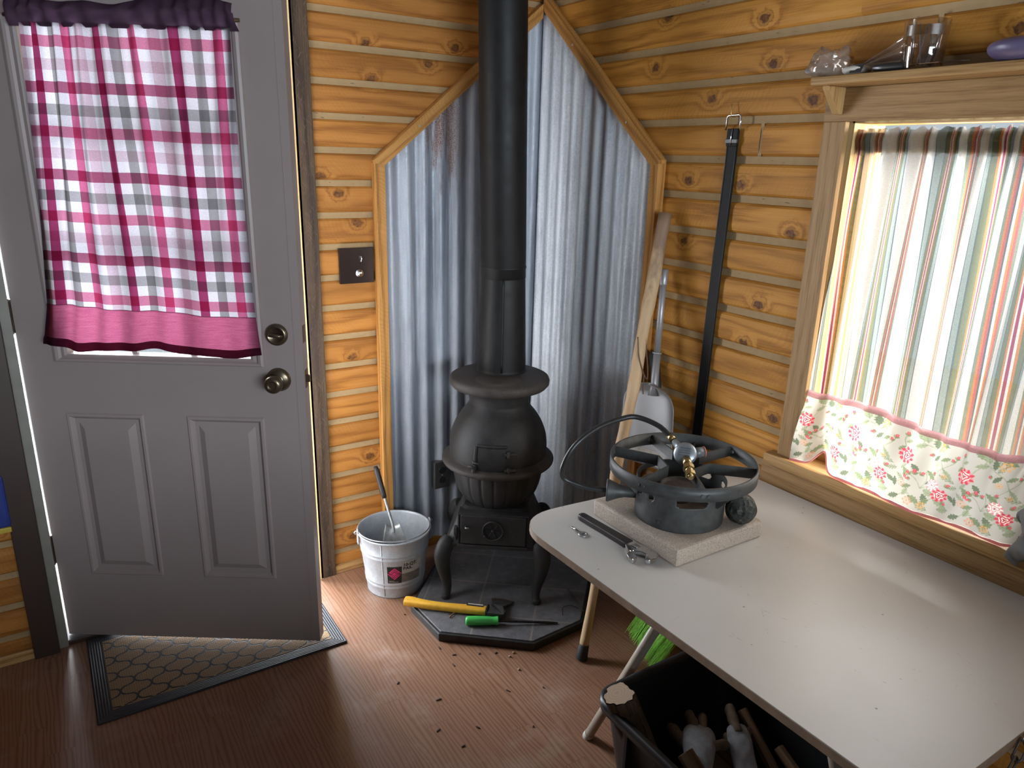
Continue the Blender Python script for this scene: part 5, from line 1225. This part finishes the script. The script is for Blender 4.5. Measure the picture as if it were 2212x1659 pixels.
# ------------------------------------------------------------------ bin of firewood
BX0, BX1, BY0, BY1, BZ = -.765, -.290, -2.02, -1.405, .360
bn_ = thing('storage_tote', 'black plastic storage tote holding firewood and gloves under the table', 'storage bin', ((BX0+BX1)/2, (BY0+BY1)/2, 0))
def rrect(x0, x1, y0, y1, r, n=6):
    out = []
    for (cx, cy, a) in ((x1-r,y1-r,0),(x0+r,y1-r,PI/2),(x0+r,y0+r,PI),(x1-r,y0+r,1.5*PI)):
        for k in range(n+1): out.append((cx+r*math.cos(a+PI/2*k/n), cy+r*math.sin(a+PI/2*k/n)))
    return out
secs = [(.055,0,.05),(.053,.004,.05),(.012,BZ-.035,.05),(.010,BZ-.03,.05),(-.004,BZ-.028,.055),(-.006,BZ-.012,.055),(-.004,BZ-.002,.055),(.004,BZ,.05),(.014,BZ-.004,.045),(.016,BZ-.012,.045),(.057,.008,.045),(.060,.006,.04)]
vs = []; 
for (i_, z, r) in secs: vs += [(x, y, z) for x, y in rrect(BX0+i_, BX1-i_, BY0+i_, BY1-i_, r)]
n = len(vs)//len(secs); fs = [(k*n+i, k*n+(i+1)%n, (k+1)*n+(i+1)%n, (k+1)*n+i) for k in range(len(secs)-1) for i in range(n)] + [tuple(range(n)), tuple((len(secs)-1)*n+i for i in range(n))]
w = MB(); w.add(vs, fs, 0, True); obj('tote_body', w, m_bin, bn_)
for y in (-1.52, -1.62, -1.72, -1.82):
    w = MB(); w.box(BX0+.006, BX0+.03, y-.004, y+.004, .10, BZ-.03, Matrix.Identity(4)); obj('wall_rib', w, m_bin, bn_)
# firewood
def log_(name, p0, p1, r, label, seed, half=False, group=None):
    random.seed(seed); p0, p1 = Vector(p0), Vector(p1); d = (p1-p0).normalized(); q = d.to_track_quat('Z', 'Y').to_matrix().to_4x4(); q.translation = p0; L = (p1-p0).length
    n = 26; f = [1+random.uniform(-.07,.07) for _ in range(n)]
    if half: f = [x*(.60/max(.45, abs(math.cos(2*PI*k/n - 1.0))) if abs(((2*PI*k/n-1.0)+PI)%(2*PI)-PI) < 1.0 else x) for k, x in enumerate(f)]
    vs = []; ns = 10
    for j in range(ns+1):
        for k in range(n):
            a = 2*PI*k/n; rr = r*f[k]*(1+random.uniform(-.02,.02)); vs.append(q @ Vector((rr*math.cos(a), rr*math.sin(a), L*j/ns)))
    t = thing(name, label, 'firewood', p1, group)
    cut = [abs(((2*PI*(k+.5)/n-1.0)+PI)%(2*PI)-PI) < 1.0 for k in range(n)] if half else [False]*n
    mb = MB(tuple(d)); fsx = [(j*n+k, j*n+(k+1)%n, (j+1)*n+(k+1)%n, (j+1)*n+k) for j in range(ns) for k in range(n)]
    mb.add(vs, fsx, 0, True)
    for i in range(len(fsx)): mb.mi[i] = 1 if cut[i % n] else 0
    bk = obj('bark', mb, [m_bark, m_split], t)
    mb = MB(tuple(d)); c = q @ Vector((0,0,-.001)); ring = [q @ Vector((r*.955*f[k]*math.cos(2*PI*k/n), r*.955*f[k]*math.sin(2*PI*k/n), -.0012)) for k in range(n)]
    mb.add([c] + ring, [(0, 1+k, 1+(k+1)%n) for k in range(n)]); obj('cut_end', mb, m_logend, t)
    return t
log_('firewood_log', (-.738,-1.468,.392), (-.628,-1.560,.060), .040, 'round log with bark leaning out of the corner of the black tote', 3, half=True)
def stick_(name, p0, p1, w0, h0, rot, label):
    p0, p1 = Vector(p0), Vector(p1); d = (p1-p0).normalized(); q = d.to_track_quat('Z', 'Y').to_matrix().to_4x4() @ Matrix.Rotation(rot, 4, 'Z'); q.translation = p0; L = (p1-p0).length
    mb = MB(tuple(d)); mb.prism([(-w0,-h0),(w0*.8,-h0*.9),(w0,h0*.2),(w0*.1,h0),(-w0*.9,h0*.5)], 0, L, q)
    return tag(obj(name, mb, m_split, bevel=.0015), label, 'firewood')
stick_('kindling', (-.628,-1.585,.262), (-.62,-1.80,.130), .020, .012, .3, 'split kindling below the left glove in the tote')
stick_('kindling', (-.405,-1.560,.265), (-.425,-1.78,.110), .014, .010, 1.2, 'pale split kindling beside the right glove in the tote')
stick_('kindling', (-.38,-1.66,.215), (-.40,-1.92,.110), .013, .013, .5, 'grey kindling stick by the wall of the tote under the table')
for i, (a, b, c_) in enumerate((((-.672,-1.60,.048),(-.672,-1.96,.048),.040),((-.575,-1.48,.048),(-.575,-1.96,.048),.042),((-.475,-1.47,.048),(-.475,-1.96,.048),.042),((-.375,-1.47,.048),(-.375,-1.96,.048),.042),((-.520,-1.56,.135),(-.520,-1.95,.135),.040))):
    stick_('firewood_split', a, b, c_, c_*.85, i*.9, ['dark split log on the floor of the tote below the round log', 'dark split log on the floor of the tote under the left glove', 'dark split log on the floor of the tote under the right glove', 'dark split log along the far side of the tote floor', 'split log on top of the pile in the tote under the gloves'][i])
# gloves
def rm_(o, vox=.0032, it=4):
    r = o.modifiers.new('remesh', 'REMESH'); r.mode = 'VOXEL'; r.voxel_size = vox; r.use_smooth_shade = True
    s = o.modifiers.new('smooth', 'SMOOTH'); s.iterations = it; s.factor = .6
def fing(mb, pts, r):
    P = spline([Vector(p) for p in pts], 5); n = len(P)
    mb.tube(P, [r*(.92+.08*math.sin(k*1.3)) * (1 if k < n-4 else (.97,.86,.66,.30)[k-n+4]) for k in range(n)], 16, sq=(1, .8))
def glove(label, palm, fingers, loc):
    t = thing('work_glove', label, 'glove', loc)
    mb = MB()
    P = spline([Vector(p) for p, _ in palm], 5); R_ = [q.x for q in spline([(r, 0, 0) for _, r in palm], 5)]
    mb.tube(P, R_, 24, sq=(.50, 1)); 
    for i, v in enumerate(mb.v):
        q = Vector(v); mb.v[i] = tuple(q + Vector((0, 0, .004*mnoise.noise(q*55))))
    o = obj('glove_palm', mb, m_glovew, t); rm_(o)
    for f, r in fingers:
        mb = MB(); fing(mb, f, r); o = obj('glove_finger', mb, m_glove, t); rm_(o, .003, 3)
glove('grey and brown work glove lying palm up on the firewood, its fingers towards the log', [((-.655,-1.668,.205),.022),((-.628,-1.632,.222),.027),((-.592,-1.596,.240),.036),((-.560,-1.565,.250),.041),((-.538,-1.545,.250),.034),((-.530,-1.537,.248),.016)],
    [([(-.590,-1.580,.236),(-.588,-1.545,.240),(-.582,-1.510,.236),(-.572,-1.478,.230)], .0185), ([(-.556,-1.560,.250),(-.540,-1.528,.256),(-.527,-1.502,.254),(-.520,-1.490,.250)], .0165),
     ([(-.538,-1.558,.250),(-.514,-1.532,.256),(-.492,-1.512,.252)], .0155), ([(-.556,-1.592,.244),(-.524,-1.602,.246),(-.500,-1.606,.236)], .0150)], (-.57,-1.57,.2))
glove('pale grey work glove standing against the firewood, nearest to the table edge', [((-.545,-1.735,.180),.024),((-.520,-1.695,.200),.027),((-.494,-1.650,.222),.029),((-.468,-1.612,.240),.030),((-.452,-1.588,.248),.026),((-.446,-1.578,.250),.016)],
    [([(-.462,-1.600,.246),(-.445,-1.570,.256),(-.430,-1.546,.260),(-.420,-1.530,.258)], .0180), ([(-.446,-1.612,.236),(-.424,-1.600,.234),(-.408,-1.592,.226)], .0140), ([(-.486,-1.612,.232),(-.480,-1.588,.232),(-.474,-1.570,.226)], .0130)], (-.48,-1.62,.18))
# ------------------------------------------------------------------ objects on the shelf
SZ = 1.787
def crumple(name, c, size, seed, mat, label, cat, flat=.6):
    mb = MB(); mb.ball(c, size, 40, 26); cc = Vector(c)
    for i, v in enumerate(mb.v):
        p = Vector(v)-cc; n3 = Vector(p)*30 + Vector((seed, seed*2, 0))
        k = 1 + .42*mnoise.noise(n3*.9) + .30*abs(mnoise.noise(n3*2.3)) - .12
        q = cc + p*k; q.z = max(q.z, SZ+.0012); mb.v[i] = tuple(q)
    o = obj(name, mb, mat); return tag(o, label, cat)
o = crumple('plastic_bag', (-.075,-1.312,SZ+.030), (.040,.058,.042), 3.1, m_bag, 'crumpled clear plastic bag at the end of the shelf', 'plastic bag')
pb = thing('sealed_pouch', 'clear plastic pouch with a black label lying folded on the shelf beside the glass', 'pouch', (-.07, -1.42, SZ))
mb = MB(); tri = [(-1.388,SZ+.002),(-1.500,SZ+.002),(-1.497,SZ+.030),(-1.484,SZ+.088),(-1.470,SZ+.086),(-1.400,SZ+.034)]
def tri_f(s, t):
    y = -1.388 - .112*s; top = SZ + .020 + (.072 if s > .86 else .072*s/.86) - (0 if s <= .86 else .05*(s-.86)/.14)
    return Vector((-.052 - .012*math.sin(5*s+2*t) + .006*math.sin(17*t+3*s) - .02*(1-t), y, SZ + .0015 + (top-SZ)*t))
mb.grid(24, 18, tri_f); obj('pouch_film', mb, m_bag, pb, fix=False)
mb = MB(); mb.ball((-.086,-1.395,SZ+.011), (.020,.036,.0105), 26, 14); 
for i, v in enumerate(mb.v):
    p = Vector(v); mb.v[i] = (p.x, p.y, max(SZ+.001, p.z + .004*mnoise.noise(p*90)))
obj('pouch_filling', mb, m_labelw, pb)
mb = MB(); mb.grid(6, 4, lambda s, t: Vector((-.1085 + .010*t, -1.392-.030*s, SZ+.003+.020*t))); lk = obj('pouch_label', mb, m_ink, pb, fix=False)
for k in range(2):
    mb = MB(); mb.grid(4, 1, lambda s, t: Vector((-.1075+.004*k, -1.399-(.019-.006*k)*s, SZ+.012-.006*k+.0028*t))); obj('label_print', mb, m_labelw, lk, fix=False)
GC = Vector((-.075,-1.541,SZ)); gl = thing('drinking_glass', 'clear straight glass holding metal skewers on the shelf', 'glass', GC)
mb = MB(); mb.lathe([(.0001,.0),(.0375,.0),(.0405,.004),(.0450,.098),(.0444,.0985),(.0438,.098),(.0392,.006),(.0001,.005)], 48, Matrix.Translation(GC)); obj('glass_body', mb, m_tumbler, gl)
mb = MB(); mb.lathe([(.0445,.066),(.0452,.086)], 30, Matrix.Translation(GC), a0=2.6, a1=4.6); obj('tape_band', mb, m_tape, gl, fix=False)
random.seed(4)
for k, (a, lean, top, kind) in enumerate(((2.75,.1,.094,0),(3.3,.4,.088,1),(3.9,.9,.080,1),(4.3,.5,.100,0),(4.8,-1.0,.088,1),(5.3,-.7,.078,1),(3.6,-.4,.090,1))):
    b = GC + Vector((.026*math.cos(a), .026*math.sin(a), .007)); tt = GC + Vector((.034*math.cos(a+lean), .034*math.sin(a+lean), top))
    mb = MB()
    if kind == 0: mb.tube([b, tt], .0042, 10)
    else:
        d = (tt-b).normalized(); s1_ = d.orthogonal().normalized(); s2_ = d.cross(s1_); n = 40
        for ph in (0, PI): mb.tube([b.lerp(tt, q/n) + (s1_*math.cos(q*1.1+ph)+s2_*math.sin(q*1.1+ph))*.0011 for q in range(n+1)], .0008, 5)
    tag(obj('metal_skewer', mb, m_chrome if kind == 0 else m_agedsteel), ['smooth metal rod', 'twisted metal skewer'][kind] + ' standing in the glass on the shelf', 'skewer', ['metal rods in the glass', 'twisted skewers in the glass'][kind])
kn_ = thing('table_knife', 'knife with black handle lying along the shelf edge before the glass', 'knife', (-.105, -1.52, SZ))
mb = MB(); P = [(-.105,-1.448,SZ+.010),(-.105,-1.452,SZ+.010),(-.105,-1.475,SZ+.010),(-.105,-1.520,SZ+.0095),(-.105,-1.532,SZ+.009)]; mb.tube(P, [.005,.0078,.0085,.0082,.0070], 14, sq=(1,.95)); obj('knife_handle', mb, m_knife, kn_)
mb = MB(); mb.prism([(-1.530,-.006),(-1.600,-.007),(-1.640,.000),(-1.655,.006),(-1.530,.006)], SZ+.0082, SZ+.0098, Matrix(((0,1,0,-.105),(1,0,0,0),(0,0,1,0),(0,0,0,1)))); obj('knife_blade', mb, m_chrome, kn_)
mb = MB(); mb.lathe(interp([(.0001,0),(.040,.0005),(.062,.010),(.072,.022),(.068,.034),(.048,.042),(.020,.044),(.0001,.0445)], 4), 48, Matrix.Translation((-.072,-1.752,SZ))); tag(obj('round_pot', mb, m_purple), 'rounded matt purple pot on the shelf at its right end', 'pot')
# ------------------------------------------------------------------ light and camera
wd = bpy.data.worlds.new('sky'); bpy.context.scene.world = wd; wd.use_nodes = True; nt = wd.node_tree
bg = nt.nodes['Background']; bg.inputs[0].default_value = (.80,.90,1.0,1); bg.inputs[1].default_value = P_WORLD
def area(name, loc, rot, sx, sy, power, col):
    l = bpy.data.lights.new(name, 'AREA'); l.shape = 'RECTANGLE'; l.size = sx; l.size_y = sy; l.energy = power; l.color = col
    o = bpy.data.objects.new(name, l); C.objects.link(o); o.location = loc; o.rotation_euler = rot; o['kind'] = 'helper'; return o
# daylight outside the open door and the curtained window; rear fill lamp is added
area('door_daylight', (-1.35, .85, 1.15), (-PI/2, 0, 0), 1.7, 2.2, P_DOOR, (.87,.93,1.0))
area('window_daylight', (1.15, -1.64, 2.15), (0, math.radians(52), 0), 1.5, 2.0, P_WIN, (1.0,.98,.94))
area('rear_fill_light', (-1.45, -5.85, 1.55), (PI/2, 0, 0), 2.7, 1.2, P_REAR, (.80,.90,1.0))
l_ = area('hazy_sun', (1.75, -5.0, 2.05), (0, 0, 0), 1.5, 1.5, P_SUN, (1.0,.95,.86)); l_.rotation_euler = (Vector((-.85,0,.8))-Vector((1.75,-5.0,2.05))).to_track_quat('-Z', 'Y').to_euler()
cam = bpy.data.cameras.new('camera'); co = bpy.data.objects.new('camera', cam); C.objects.link(co)
F_ = 1581.38; yaw, pitch, roll = .9960, .2976, .0263
Fv = Vector((math.cos(yaw)*math.cos(pitch), math.sin(yaw)*math.cos(pitch), -math.sin(pitch))); Rv = Fv.cross(Vector((0,0,1))).normalized(); Uv = Rv.cross(Fv)
c_, s_ = math.cos(roll), math.sin(roll); R2 = Rv*c_ + Uv*s_; U2 = Uv*c_ - Rv*s_
Mx = Matrix((R2, U2, -Fv)).transposed().to_4x4(); Mx.translation = (-1.7445, -2.5195, 1.58); co.matrix_world = Mx
cam.sensor_fit = 'HORIZONTAL'; cam.sensor_width = 36; cam.lens = F_/2212*36; cam.clip_start = .02
sc = bpy.context.scene; sc.camera = co
sc.view_settings.view_transform = 'Standard'; sc.view_settings.look = 'None'; sc.view_settings.gamma = 1; sc.view_settings.use_curve_mapping = False; sc.view_settings.exposure = P_EXP
sc.cycles.max_bounces = 10; sc.cycles.diffuse_bounces = 6; sc.cycles.glossy_bounces = 4; sc.cycles.transparent_max_bounces = 16; sc.cycles.transmission_bounces = 6
sc.cycles.use_denoising = True; sc.cycles.sample_clamp_indirect = 6.; sc.cycles.caustics_reflective = False; sc.cycles.caustics_refractive = False
try: sc.cycles.denoiser = 'OPENIMAGEDENOISE'
except Exception: pass
